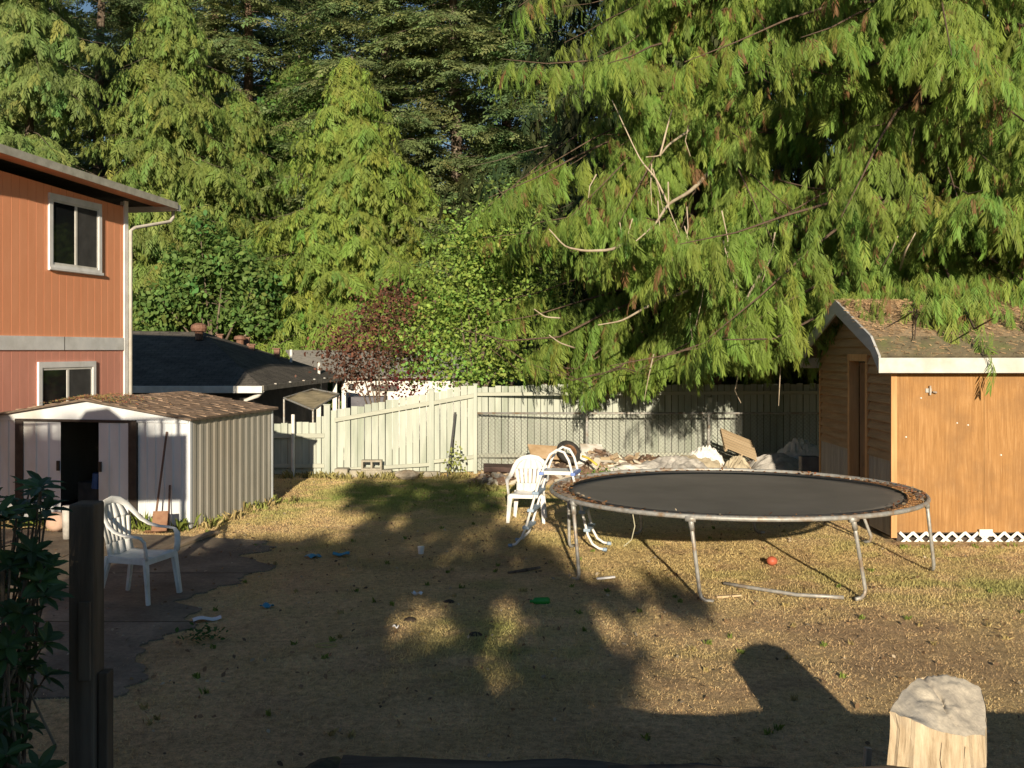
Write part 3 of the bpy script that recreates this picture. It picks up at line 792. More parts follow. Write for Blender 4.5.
# ---------------------------------------------------------------- playhouse
PX, PY0, PY1 = 4.99, 13.70, 16.90
def build_playhouse():
    root = empty('playhouse', (PX+1.6, 15.3, 0), 0, 'small wooden outbuilding with orange plywood side and needle covered roof', 'outbuilding')
    m_, nt, b = new_mat('orange_plywood')
    v = coords(nt, (17, 17, .8)); n1 = noise(nt, v, 2.2, 9, .7, .3); n2 = noise(nt, coords(nt), 1.6, 6); n3 = noise(nt, coords(nt, (30, 30, 1.2)), 3, 6)
    c = ramp(nt, n1, [(.30, (.24, .12, .04)), (.5, (.34, .18, .065)), (.70, (.44, .25, .105))])
    c = mixc(nt, ramp(nt, n2, [(.44, (0, 0, 0)), (.60, (.75, .75, .75))]), c, (.25, .135, .055))
    c = mixc(nt, ramp(nt, n3, [(.58, (0, 0, 0)), (.72, (.6, .6, .6))]), c, (.52, .34, .17))
    nt.links.new(c, b.inputs['Base Color']); b.inputs['Roughness'].default_value = .72; b.inputs['Specular IOR Level'].default_value = .2; bump(nt, b, n3, .3, .004)
    SD = wood_mat('brown_lap_siding', (.30, .19, .10), (.44, .29, .16), 'y', .8, 3, .5)
    GY = wood_mat('grey_boards', (.28, .25, .22), (.42, .38, .32), 'z', .85, 3, .5)
    TR = wood_mat('orange_trim_wood', (.46, .24, .10), (.62, .36, .17), 'z', .75, 3, .4)
    BG = wood_mat('grey_bargeboard', (.34, .35, .35), (.5, .5, .49), 'y', .8, 3, .4)
    FW = mix_mat('flaking_white_fascia', (.48, .47, .44), (.62, .61, .57), 5, .7, 0, (1, 1, 1), .3, .004, (.45, .42, .36))
    X1 = 8.6
    # plywood side facing the yard: three sheets
    m = MB(); xs = [PX, 6.16, 7.38, X1]
    for a_, b_ in zip(xs[:-1], xs[1:]): m.box((a_+.002, PY0, .12), (b_-.002, PY0+.02, 2.24))
    m.build('plywood_side', m_, root)
    m = MB()
    for i in range(int((X1-PX)/.203)): m.box((PX+.2+i*.203, PY0-.0015, .125), (PX+.204+i*.203, PY0+.001, 2.2))
    m.build('panel_groove', wood_mat('groove_wood', (.28, .14, .05), (.40, .21, .08)), root)
    m = MB(); m.box((PX, PY1-.02, .05), (X1, PY1, 2.24)); m.box((X1-.02, PY0+.02, .05), (X1, PY1-.02, 2.24)); m.build('rear_wall', SD, root)
    def roofz(y):
        d = abs(y-15.3)
        return 3.16-.36*d if d < 1.5 else 3.16-.54-(d-1.5)*.86
    d0, d1 = 14.70, 15.38      # doorway
    # siding to either side of the door and up the gable
    m = MB()
    def lap(y0, y1, z0, z1): m.add([(PX-.004, y0, z1), (PX-.004, y1, z1), (PX-.048, y1, z0), (PX-.048, y0, z0), (PX+.0, y0, z0), (PX+.0, y1, z0)], [(0, 1, 2, 3), (3, 2, 5, 4)])
    z = 1.05
    while z < 3.1:
        z1 = z+.125
        lo = PY0; hi = PY1
        # clip to the roof line
        ys = [y for y in np.arange(PY0, PY1+.01, .02) if roofz(y)-.06 > z1]
        if ys:
            ya, yb = ys[0], ys[-1]
            if z < 2.34:
                if ya < d0-.08: lap(ya, d0-.08, z, z1)
                if yb > d1+.08: lap(d1+.08, yb, z, z1)
            else: lap(ya, yb, z, z1)
        z = z1
    m.build('lap_siding', SD, root)
    m = MB(); m.poly([(PX, PY0+.02, 1.05), (PX, d0-.07, 1.05), (PX, d0-.07, 2.35), (PX, d1+.07, 2.35), (PX, d1+.07, 1.05), (PX, PY1, 1.05), (PX, PY1, 2.3), (PX, 16.8, 2.58), (PX, 15.3, 3.12), (PX, 13.8, 2.58), (PX, PY0+.02, 2.3)]); m.build('sheathing', SD, root)
    for (ya, yb) in ((PY0+.02, d0-.08), (d1+.08, PY1-.02)):
        m = MB(); n = max(1, int(round((yb-ya)/.11)))
        for i in range(n): m.box((PX-.022, ya+(yb-ya)*i/n+.004, .06), (PX-.0, ya+(yb-ya)*(i+1)/n-.004, 1.08+.0*i))
        m.build('vertical_boards', GY, root)
    for y in (PY0-.012, PY1-.03): MB().box((PX-.045, y, .05), (PX+.03, y+.042, 2.26)).build('corner_board', TR, root)
    fr = MB(); fr.box((PX-.05, d0-.08, .05), (PX+.09, d0, 2.34)); fr.box((PX-.05, d1, .05), (PX+.09, d1+.08, 2.34)); fr.box((PX-.052, d0-.08, 2.341), (PX+.088, d1+.08, 2.44))
    fo = fr.build('door_frame', TR, root)
    dr = MB(); DM = wood_mat('brown_door_wood', (.13, .06, .03), (.24, .12, .06), 'z', .6, 3, .3)
    dr.box((PX+.03, d0+.004, .07), (PX+.065, d1-.22, 2.32))
    dd = dr.build('door', DM, root)
    pn = MB()
    for (za, zb) in ((.25, .85), (1.0, 1.6), (1.75, 2.2)): pn.box((PX+.02, d0+.09, za), (PX+.0295, d1-.30, zb))
    pn.build('door_panel', DM, dd, bevel=.008)
    mm = MB(); mm.box((PX+.1, PY0+.03, .05), (X1-.04, PY1-.03, .10)); mm.build('floor_boards', GY, root)
    # roof in four planes, thick, with needle litter
    RM, nt, b = new_mat('littered_roofing')
    v = coords(nt); n1 = noise(nt, v, 2.1, 8, .65); n2 = noise(nt, v, 45, 6, .8)
    c = ramp(nt, n1, [(.3, (.30, .21, .13)), (.5, (.45, .33, .20)), (.72, (.58, .43, .27))])
    nt.links.new(mixc(nt, 1., c, ramp(nt, n2, [(.3, (.55, .55, .55)), (.7, (1.3, 1.3, 1.3))]), 'MULTIPLY'), b.inputs['Base Color']); b.inputs['Roughness'].default_value = .95; bump(nt, b, n2, 1, .03)
    RD = mix_mat('mossy_asphalt', (.10, .085, .055), (.18, .15, .09), 7, .95, 0, (1, 1, 1), .8, .02, (.12, .13, .05))
    XL = 4.74
    m = MB()
    Y = [13.50, 13.80, 15.3, 16.80, 17.12]
    for i in range(4):
        a_, b_ = Y[i], Y[i+1]; za, zb = roofz(a_)+.06, roofz(b_)+.06
        m.mi = 1 if i in (0, 3) else 0
        nx = 24; ny = 8
        def fn(u, w, a_=a_, b_=b_, za=za, zb=zb, i=i): return (XL+(X1+.2-XL)*u, a_+(b_-a_)*w, za+(zb-za)*w+(.010*math.sin(u*37+w*9)*math.sin(w*3.14) if i in (1, 2) else 0))
        m.grid(fn, nx, ny)
    rf = m.build('roof', [RM, RD], root, solid=.04)
    m = MB()
    for sgn in (0, 1):
        P = [(15.3, roofz(15.3)+.065), (13.80, roofz(13.8)+.065), (13.49, roofz(13.5)+.065)]
        if sgn: P = [(30.6-y, z) for y, z in P]
        for (ya, za), (yb, zb) in zip(P[:-1], P[1:]):
            m = MB(); m.poly([(XL-.032, ya, za), (XL-.032, yb, zb), (XL-.032, yb, zb-.20), (XL-.032, ya, za-.20)], (.03, 0, 0)); m.build('bargeboard', BG, root)
    for y in (13.468, 17.122):
        m = MB(); m.box((XL-.034, y, 2.205), (X1+.2, y+.03, 2.40)); m.build('fascia', FW, root, bevel=.004)
    m = MB(); m.box((XL+.02, 13.5, 2.235), (X1, 13.72, 2.25)); m.build('soffit', GY, root)
    # white lattice skirt, zigzag of crossed slats
    m = MB(); x = PX+.06
    while x < X1-.2:
        m.beam((x, PY0-.03, -.03), (x+.17, PY0-.03, .125), .012, .036, (0, 0, 1)); m.beam((x+.17, PY0-.017, -.03), (x, PY0-.017, .125), .012, .036, (0, 0, 1)); x += .17
    m.box((PX+.04, PY0-.042, -.03), (X1-.2, PY0-.036, .0)); m.box((PX+1.08, PY0-.07, .08), (PX+1.25, PY0-.045, .17))
    m.build('lattice_skirt', WHITEPAINT, root)
    m = MB(); m.box((PX+.04, PY0+.03, -.05), (X1-.1, PY0+.06, .118)); m.build('base_board', mix_mat('dark_base_wood', (.03, .025, .02), (.07, .05, .04), 5), root)  # dark brown board close behind the lattice
    m = MB(); c0 = at(929, 391, PY0)
    m.box((c0.x-.05, PY0-.016, c0.z-.02), (c0.x+.03, PY0-.002, c0.z+.035)); m.box((c0.x-.01, PY0-.05, c0.z-.05), (c0.x+.01, PY0-.017, c0.z+.07)); m.tube([(c0.x+.04, PY0-.03, c0.z-.01), (c0.x+.085, PY0-.05, c0.z-.02)], .014, 8)
    m.build('wall_bracket', STEEL, root)
    for px, py in ((957, 423), (968, 425), (921, 398), (1001, 455), (906, 437)):
        q = at(px, py, PY0); MB().lathe((q.x, PY0-.001, q.z), [(.001, -.012), (.012, -.006), (.012, .006), (.001, .012)], 6).build('paint_fleck', WHITEPAINT, root)
    # needles and twigs lying on the roof
    V = []; T = []; r = np.random.default_rng(3)
    for k in range(9000):
        y = 15.3-abs(r.normal(0, .65)) if r.random() < .8 else r.uniform(13.5, 15.3); y = max(y, 13.52); x_ = r.uniform(XL, X1)
        p = np.array([x_, y, roofz(y)+.065+.02*r.random()]); d = r.normal(0, .045, 3); d[2] = r.normal(.01, .012); s = np.array([.004, .002, .004])
        V += [p-s, p+d-s*.5, p+d+s*.5, p+s]; T += [np.array([.48, .33, .19])*r.uniform(.4, 1.3)]*4
    np_mesh('needle_litter', np.array(V), 4, GRASSM, rf, np.array(T))
build_playhouse()

# ---------------------------------------------------------------- board fences
FB = wood_mat('bleached_fence_boards', (.36, .395, .355), (.50, .535, .465), 'z', .85, 2, .4, (.30, .34, .28))
FBR = wood_mat('bleached_fence_rail', (.34, .36, .31), (.48, .50, .42), 'x', .85, 2, .4)
def fence(name, label, segs, posts, rails, cap=None):
    x0 = segs[0][0]; root = empty(name, (x0, segs[0][1], 0), 0, label, 'fence')
    m = MB(); k = 0
    for (xa, ya, za, xb, yb, zb) in segs:
        L = math.hypot(xb-xa, yb-ya); n = int(round(L/.137)); dx, dy = (xb-xa)/L, (yb-ya)/L
        for i in range(n):
            a, b = L*i/n+.006, L*(i+1)/n-.006+random.uniform(-.004, .002)
            t = (i+.5)/n; z = za+(zb-za)*t+random.uniform(-.018, .018); o = random.uniform(-.006, .006); ln = random.uniform(-.004, .004)
            pa = (xa+dx*a, ya+dy*a+o); pb = (xa+dx*b, ya+dy*b+o)
            g = random.uniform(.02, .05)
            vs = [(pa[0], pa[1], g), (pb[0], pb[1], g), (pb[0], pb[1]+.018, g), (pa[0], pa[1]+.018, g), (pa[0]+ln, pa[1], z), (pb[0]+ln, pb[1], z+random.uniform(-.004, .004)), (pb[0]+ln, pb[1]+.018, z), (pa[0]+ln, pa[1]+.018, z)]
            m.add(vs, [(0,3,2,1),(4,5,6,7),(0,1,5,4),(1,2,6,5),(2,3,7,6),(3,0,4,7)])
    m.build('boards', FB, root)
    for (a, b, h) in rails: MB().beam(a, b, .038, h).build('rail', FBR, root, bevel=.004)
    for (x, y, z, w) in posts:
        q = MB(); q.box((x-w/2, y-w/2-.02, -.1), (x+w/2, y+w/2-.02, z)); q.box((x-w/2-.012, y-w/2-.032, z), (x+w/2+.012, y+w/2-.008, z+.022)); q.build('post', FB, root, bevel=.005)
def fx(px, D): return (px-512)*D/F
YF = 21.9
fence('board_fence', 'tall pale weathered board fence running behind the chain link fence and rubble', [(fx(475, 21.4), YF-.4, 1.74, fx(560, YF), YF, 1.78), (fx(560, YF), YF, 1.78, 9.5, YF, 1.80)],
      [(fx(709, YF), YF-.05, 1.5, .09)], [((fx(476, 21.3), YF-.5, 1.60), (9.4, YF-.03, 1.63), .07), ((fx(476, 21.3), YF-.5, .35), (9.4, YF-.03, .35), .08)])
A = (fx(330, 21.0), 21.0); B = (fx(474, 21.3), 21.3)
fence('sloping_fence', 'bleached board fence whose top slopes up to the right',
      [(A[0], A[1], 1.27, B[0], B[1], 1.80)], [(fx(328, 21), 20.94, 1.40, .12), (fx(432, 21.2), 21.12, 1.70, .10), (B[0]+.03, B[1]-.05, 1.80, .07)],
      [((A[0]+.1, A[1]-.05, 1.10), (fx(430, 21.2), 21.1, 1.43), .08), ((fx(434, 21.2), 21.1, 1.44), (B[0], B[1]-.05, 1.58), .08), ((A[0]+.1, A[1]-.05, .1), (fx(430, 21.2), 21.1, .2), .07), ((fx(434, 21.2), 21.1, .26), (B[0], B[1]-.05, .34), .07)])
fence('low_fence', 'low pale board fence in the shade behind the metal shed', [(fx(120, 20.9), 20.8, .98, fx(316, 20.9), 20.9, 1.06), (fx(316, 20.9), 20.9, 1.18, fx(327, 20.9), 20.9, 1.2)],
      [], [((fx(120, 20.9), 20.77, .78), (fx(325, 20.9), 20.86, .80), .085), ((fx(120, 20.9), 20.77, .2), (fx(325, 20.9), 20.86, .2), .08)])
m = MB(); m.tube([(fx(293, 20.7), 20.7, -.1), (fx(293, 20.7), 20.7, 1.23)], .035, 10); tag(m.build('fence_pipe', WHITEPAINT, smooth=False), 'thin pale pipe standing in front of the low fence', 'pipe')
m = MB(); m.beam((at(448, 471, 20.7).x, 20.6, 0), (at(455, 413, 20.9).x, 21.05, 1.25), .045, .03, (0, 1, 0)); tag(m.build('garden_stake', BLACKP, bevel=.004), 'black stake leaning against the sloping fence', 'stake')

# chain link fence
def build_chain():
    YC = 21.25; xa, xb = fx(476, YC), 6.3; H = 1.22
    root = empty('chain_link_fence', (xa, YC, 0), 0, 'grey chain link fence with a top rail in front of the tall board fence', 'fence')
    V = []; r_ = .0035; s = .075
    def wire(p, q):
        p, q = np.array(p), np.array(q); d = q-p; n = unit(np.cross(d, [0, 1, 0])); w = n*r_; yv = np.array([0, -.004, 0])
        V.extend([p-w, q-w, q+w+yv, p+w+yv])
    x = xa-H
    while x < xb+H:
        for sg in (1, -1):
            a, b = (x, 0.02), (x+sg*H, H)
            # clip
            t0, t1 = 0., 1.
            dx = b[0]-a[0]
            for lim, ge in ((xa, True), (xb, False)):
                t = (lim-a[0])/dx
                if (dx > 0) == ge: t0 = max(t0, t)
                else: t1 = min(t1, t)
            if t1 > t0: wire((a[0]+dx*t0, YC, .02+(H-.02)*t0), (a[0]+dx*t1, YC, .02+(H-.02)*t1))
        x += s*1.05
    np_mesh('mesh', np.array(V), 4, mix_mat('wire', (.20, .20, .18), (.34, .34, .31), 30, .6, .5), root)
    MB().tube([(xa, YC, H), (xb, YC, H)], .022, 8).build('top_rail', STEEL, root, smooth=True)
    for px in (476, 587, 709): 
        x = fx(px, YC); MB().tube([(x, YC+.03, -.1), (x, YC+.03, H+.06), (x, YC+.03, H+.08)], [.03, .03, .012], 10).build('post', STEEL, root, smooth=True)
build_chain()

# ---------------------------------------------------------------- low house with dark roof beyond the fence
def build_neighbour():
    root = empty('ranch_house', (-10, 30, -1.2), 0, 'low dark walled house with charcoal roof and white gutter behind the pink house', 'house')
    RF, nt, b = new_mat('charcoal_shingles'); v = coords(nt, (1, 1, 1)); n1 = noise(nt, v, 2.2, 8, .7); n2 = noise(nt, v, 22, 6, .8)
    br = nt.nodes.new('ShaderNodeTexBrick'); br.inputs['Scale'].default_value = 1.; br.inputs['Brick Width'].default_value = .3; br.inputs['Row Height'].default_value = .16; br.inputs['Mortar Size'].default_value = .01
    br.inputs['Color1'].default_value = (.9, .9, .9, 1); br.inputs['Color2'].default_value = (1.15, 1.15, 1.15, 1); br.inputs['Mortar'].default_value = (.6, .6, .6, 1); nt.links.new(v, br.inputs['Vector'])
    c = mixc(nt, 1., ramp(nt, n1, [(.3, (.07, .065, .06)), (.7, (.16, .145, .125))]), br.outputs[0], 'MULTIPLY')
    c = mixc(nt, 1., c, ramp(nt, n2, [(.3, (.7, .7, .7)), (.7, (1.3, 1.3, 1.3))]), 'MULTIPLY')
    nt.links.new(c, b.inputs['Base Color']); b.inputs['Roughness'].default_value = .95; b.inputs['Specular IOR Level'].default_value = .15
    GW = mix_mat('dark_grey_wall', (.05, .048, .045), (.10, .095, .09), 3, .8)
    Zb = -1.3
    ea = at(262, 387, 28.); eb = at(346, 377.5, 36.5)           # front and rear eave corners
    ze = ea.z
    rl, rr = Vector((-22, 32.5, 3.25)), at(203, 332, 32.6)
    fl = Vector((-22, 28, ze)); bl = Vector((-22, 37, ze))
    eb.z = ze+.05
    m = MB(); m.add([fl, ea, rr, rl, eb, bl], [(0, 1, 2, 3), (1, 4, 2), (3, 2, 4, 5)]); m.build('roof', RF, root, solid=.08)
    m = MB(); m.poly([(fl.x, 28.6, Zb), (ea.x-.5, 28.6, Zb), (ea.x-.5, 28.6, ze+.1), (fl.x, 28.6, ze+.1)], (0, .15, 0))
    m.poly([(ea.x-.5, 28.75, Zb), (eb.x-.6, 36.3, Zb), (eb.x-.6, 36.3, ze+.2), (ea.x-.5, 28.75, ze+.1)], (-.15, 0, 0)); m.build('wall', GW, root)
    m = MB(); m.box((fl.x, 27.92, ze-.16), (ea.x+.02, 27.985, ze+.03)); m.build('gutter', WHITEPAINT, root, bevel=.01)
    m = MB(); m.beam(ea+Vector((.03, 0, -.03)), eb+Vector((.03, 0, -.03)), .05, .14); m.build('fascia', mix_mat('old_grey_fascia', (.16, .15, .13), (.30, .28, .24), 6, .8), root)
    for t in (.12, .27, .42, .55, .68, .85):
        p = ea.lerp(eb, t)+Vector((.03, 0, .05)); MB().box((p.x-.03, p.y-.05, p.z-.02), (p.x+.03, p.y+.1, p.z+.015)).build('gutter_bracket', STEEL, root)
    m = MB(); m.tube([at(263, 390, 28.1), at(258, 395.5, 28.2), at(246, 400, 28.4), at(244, 430, 28.5)], .06, 8); m.build('downpipe', WHITEPAINT, root, smooth=True)
    # roof vents
    def roofpt(px, py):
        return None
    BR = mix_mat('rusty_vent', (.14, .07, .045), (.24, .13, .09), 14, .7)
    p = at(199, 328, 31.8); m = MB(); m.lathe((p.x, p.y, p.z-.35), [(.12, 0), (.12, .22), (.22, .25), (.25, .34), (.22, .44), (.10, .50)], 14); m.build('roof_vent', BR, root)
    p = at(240, 337, 34); m = MB(); m.lathe((p.x, p.y, p.z-.4), [(.12, 0), (.12, .3), (.2, .32), (.18, .42), (.05, .46)], 12); m.build('roof_vent', BR, root)
    for px, py, D in ((220, 335, 33), (252, 345, 33.4), (247, 338, 34.5), (277, 349, 34)):
        p = at(px, py, D); m = MB(); m.box((p.x-.09, D-.07, p.z-.3), (p.x+.09, D+.07, p.z)); m.box((p.x-.14, D-.12, p.z), (p.x+.14, D+.12, p.z+.03)); m.build('roof_vent', BR, root)
    for px, py, D in ((291, 352, 34.4), (319, 365, 34.6)):
        p = at(px, py, D); m = MB(); m.tube([(p.x, D, p.z-.5), (p.x, D, p.z+.08)], .045, 8); m.build('vent_pipe', WHITEPAINT, root)
    # things under the side eave: carport posts
    for px, D in ((319, 34.0), (335, 35.3), (344, 36.3)):
        p = at(px, 380, D); MB().box((p.x-.07, D-.07, Zb), (p.x+.07, D+.07, ze-.02)).build('carport_post', WHITEPAINT, root)
    # patio canopy
    cn = empty('canopy', (-5.6, 25.5, -.8), 0, 'sagging tan canopy between the fence and the charcoal roofed house', 'canopy')
    a, b_, c_, d_ = at(284, 398, 26.5), at(313, 389, 28.6), at(339, 394, 27.2), at(313, 410, 25.0)
    def cf(u, v):
        p = (a*(1-u)+b_*u)*(1-v)+(d_*(1-u)+c_*u)*v; p = Vector(p); p.z -= .10*math.sin(math.pi*u)*math.sin(math.pi*v)+.03*math.sin(u*9); return p
    m = MB(); m.grid(cf, 10, 10); m.build('cloth', mix_mat('tan_canvas', (.30, .25, .15), (.44, .37, .24), 5, .9, 0, (1, 1, 1), .3, .01), cn, smooth=True, solid=.01)
    for i, (p, q) in enumerate(((d_, c_), (a, d_), (a, b_), (b_, c_))): MB().tube([p, q], .025, 6).build('rail', STEEL, cn)
    for p in (a, b_, c_, d_): MB().tube([p-Vector((0, 0, .03)), (p.x, p.y, -1.2)], .025, 6).build('pole', STEEL, cn)
    # second house: white wall, grey roof
    r2 = empty('white_house', (-5.5, 42, -1.3), 0, 'distant white walled house with grey roof left of the vine maple', 'house')
    m = MB(); p0, p1 = at(345, 376, 39.5), at(470, 378, 39.5)
    m.box((p0.x, 39.5, -1.3), (p1.x, 44, p0.z)); m.build('wall', WHITEPAINT, r2)
    m = MB(); h0, h1 = at(285, 350.5, 42.5), at(455, 352, 42.5); m.add([(p0.x-1.5, 39.0, p0.z+.0), (p1.x+.3, 39.0, p0.z), (h1.x, 42.5, 2.45), (h0.x, 42.5, 2.5), (p0.x-1.5, 45, p0.z), (p1.x+.3, 45, p0.z)], [(0, 1, 2, 3), (3, 2, 5, 4), (0, 3, 4), (1, 5, 2)])
    m.build('roof', mix_mat('grey_shingles', (.22, .21, .19), (.33, .31, .28), 8, .95, 0, (1, 1, 1), .5, .02), r2, solid=.08)
    m = MB(); q0, q1 = at(371, 385, 39.45), at(398, 391, 39.45); m.box((q0.x, 39.45, q1.z), (q1.x, 39.49, q0.z)); m.build('window', GW, r2)
    m = MB(); q = at(352, 387, 39.4); m.lathe((q.x, 39.4, q.z-.12), [(.05, 0), (.12, .05), (.12, .2), (.05, .25)], 10); m.build('wall_lamp', BLACKP, r2)
    m = MB(); q0, q1 = at(343, 397, 37.5), at(384, 425, 37.5); m.box((q0.x, 37.5, -1.3), (q1.x, 38.6, q0.z)); 
    tag(m.build('lean_to', mix_mat('slate_grey_panel', (.10, .10, .12), (.16, .16, .18), 3, .8), bevel=.02), 'low grey lean-to in front of the distant white house', 'lean-to')
build_neighbour()
# ---------------------------------------------------------------- trampoline
def build_trampoline():
    C = Vector((2.57, 12.2, 0)); Rr = 2.11; Zt = .872; Rm = 1.90
    root = empty('trampoline', C, 0, 'large round trampoline with dark mat and galvanised frame standing on the lawn', 'trampoline')
    def ring(r, z, n=72): return [C+Vector((r*math.cos(2*math.pi*k/n), r*math.sin(2*math.pi*k/n), z)) for k in range(n)]
    MB().tube(ring(Rr, Zt), .025, 10, closed=True).build('rim', STEEL, root, smooth=True)
    MT, nt, b = new_mat('trampoline_mat'); v = coords(nt); n1 = noise(nt, v, 1.2, 6); n2 = noise(nt, v, 150, 2)
    nt.links.new(ramp(nt, n1, [(.3, (.13, .12, .105)), (.7, (.18, .165, .145))]), b.inputs['Base Color']); b.inputs['Roughness'].default_value = .75; b.inputs['Specular IOR Level'].default_value = .35; bump(nt, b, n2, .2, .002)
    m = MB(); n = 72; prof = [(i/10) for i in range(11)]
    vs = [C+Vector((Rm*s*math.cos(2*math.pi*k/n), Rm*s*math.sin(2*math.pi*k/n), Zt-.012-.035*(1-s*s))) for s in prof[1:] for k in range(n)]
    fs = [(i*n+k, i*n+(k+1) % n, (i+1)*n+(k+1) % n, (i+1)*n+k) for i in range(9) for k in range(n)]+[tuple(range(n))]
    m.add(vs, fs); mt = m.build('mat', MT, root, smooth=True, solid=.004)
    m = MB(); m.tube(ring(Rm, Zt-.010), [(.010, .022)]*72, 6, closed=True); m.build('edge_binding', BLACKP, mt, smooth=True)
    # springs, each its own part
    N = 88; sp = MB()
    P = []; 
    for i in range(41): a = i*1.5; x = Rm+.03+(Rr-Rm-.06)*i/40; P.append((x, .010*math.cos(a), Zt-.008+.010*math.sin(a)))
    sp.tube([(Rm, 0, Zt-.01)]+P+[(Rr-.01, 0, Zt+.005)], .0042, 4)
    s0 = sp.build('spring', RUST, None); me = s0.data; bpy.data.objects.remove(s0)
    for k in range(N):
        o = bpy.data.objects.new('spring', me); COL.objects.link(o); o.parent = root; o.rotation_euler = (0, 0, 2*math.pi*(k+.3)/N)
    # remains of the pad: grey strips hanging on the rim here and there
    PD = mix_mat('faded_pad_foam', (.16, .12, .09), (.30, .25, .20), 14, .9, 0, (1, 1, 1), .6, .01, (.26, .11, .06))
    for (a0, a1, w0, w1) in ((160, 200, .02, .13), (335, 368, .03, .12)):
        m = MB(); k = 26; vs = []
        for i in range(k+1):
            a = R(a0+(a1-a0)*i/k); ra = Rr-.02-w0-.02*math.sin(i*1.9); rb = Rr-.02-w1*(.75+.25*math.sin(i*2.3+1))
            for rr_, z in ((ra, Zt+.022+.006*math.sin(i*1.3)), (rb, Zt+.012+.008*math.sin(i*2.1))): vs.append(C+Vector((rr_*math.cos(a), rr_*math.sin(a), z)))
        m.add(vs, [(2*i, 2*i+2, 2*i+3, 2*i+1) for i in range(k)]); m.build('worn_pad', PD, root, solid=.008)
    # legs: sockets under the rim, straight tube, outward-turned foot
    feet = [((.72, 11.27), -1, 205), ((1.86, 10.40), 1, 247), ((3.54, 10.52), -1, 291), ((4.74, 11.8), 1, 347), ((4.62, 13.5), 1, 35), ((3.3, 14.3), -1, 72), ((1.75, 14.2), 1, 114), ((.72, 13.2), -1, 152)]
    for (fx_, fy), s, ta in feet:
        f = Vector((fx_, fy, 0)); d = (f-C).normalized(); tang = Vector((-d.y, d.x, 0))*s
        top = C+Vector((math.cos(R(ta)), math.sin(R(ta)), 0))*Rr+Vector((0, 0, Zt-.02)); knee = f+Vector((0, 0, .10)); 
        m = MB(); m.tube([top+Vector((0, 0, .0)), top.lerp(knee, .5), knee, f+tang*.015+Vector((0, 0, .05)), f+tang*.06+Vector((0, 0, .022)), f+tang*.14+Vector((0, 0, .02))], .0205, 8)
        lg = m.build('leg', STEEL, root, smooth=True)
        m = MB(); m.tube([top+Vector((0, 0, .0)), top+(knee-top).normalized()*.12], .028, 8); m.tube([top+tang*.05, top-tang*.05], .034, 8); m.build('socket', STEEL, lg, smooth=True)
    # dangling cord
    m = MB(); p = C+Vector((-1.35, -1.6, Zt-.03)); m.tube([p, p+Vector((.02, 0, -.12)), p+Vector((-.01, .02, -.26)), p+Vector((-.09, .03, -.33))], .005, 5); m.build('cord', mix_mat('cord', (.4, .38, .25), (.5, .48, .35), 10), root)
    # leaves and needles lying over the springs
    r = np.random.default_rng(9); n = 240
    a = np.where(r.random(n) < .45, r.normal(R(350), .35, n), np.where(r.random(n) < .5, r.normal(R(185), .4, n), r.uniform(0, 6.283, n)))
    rr_ = r.uniform(Rm-.03, Rr, n); P = np.stack([C.x+rr_*np.cos(a), C.y+rr_*np.sin(a), np.full(n, Zt+.02)+.012*r.random(n)], 1)
    cc = np.array([(.40, .20, .08), (.30, .13, .07), (.5, .42, .3), (.16, .10, .06)])[r.integers(0, 4, n)]
    o = leaves_mesh('fallen_leaves', P, unit(r.normal(0, .35, (n, 3))+np.array([0, 0, 1])), cc, r.uniform(.02, .055, n), LEAFM, None, r)
    tag(o, 'russet fallen leaves and needles caught on the trampoline springs', 'leaves', kind='stuff')
build_trampoline()

m = MB(); P = [at(724, 583, 11.15), at(750, 589, 10.95), at(797, 597, 10.62), at(822, 598.5, 10.56), at(844, 600, 10.5)]
m.tube([Vector((p.x, p.y, .024)) for p in P], .020, 8); tag(m.build('loose_tube', STEEL, smooth=True), 'bent galvanised tube lying on the grass below the trampoline', 'metal tube')

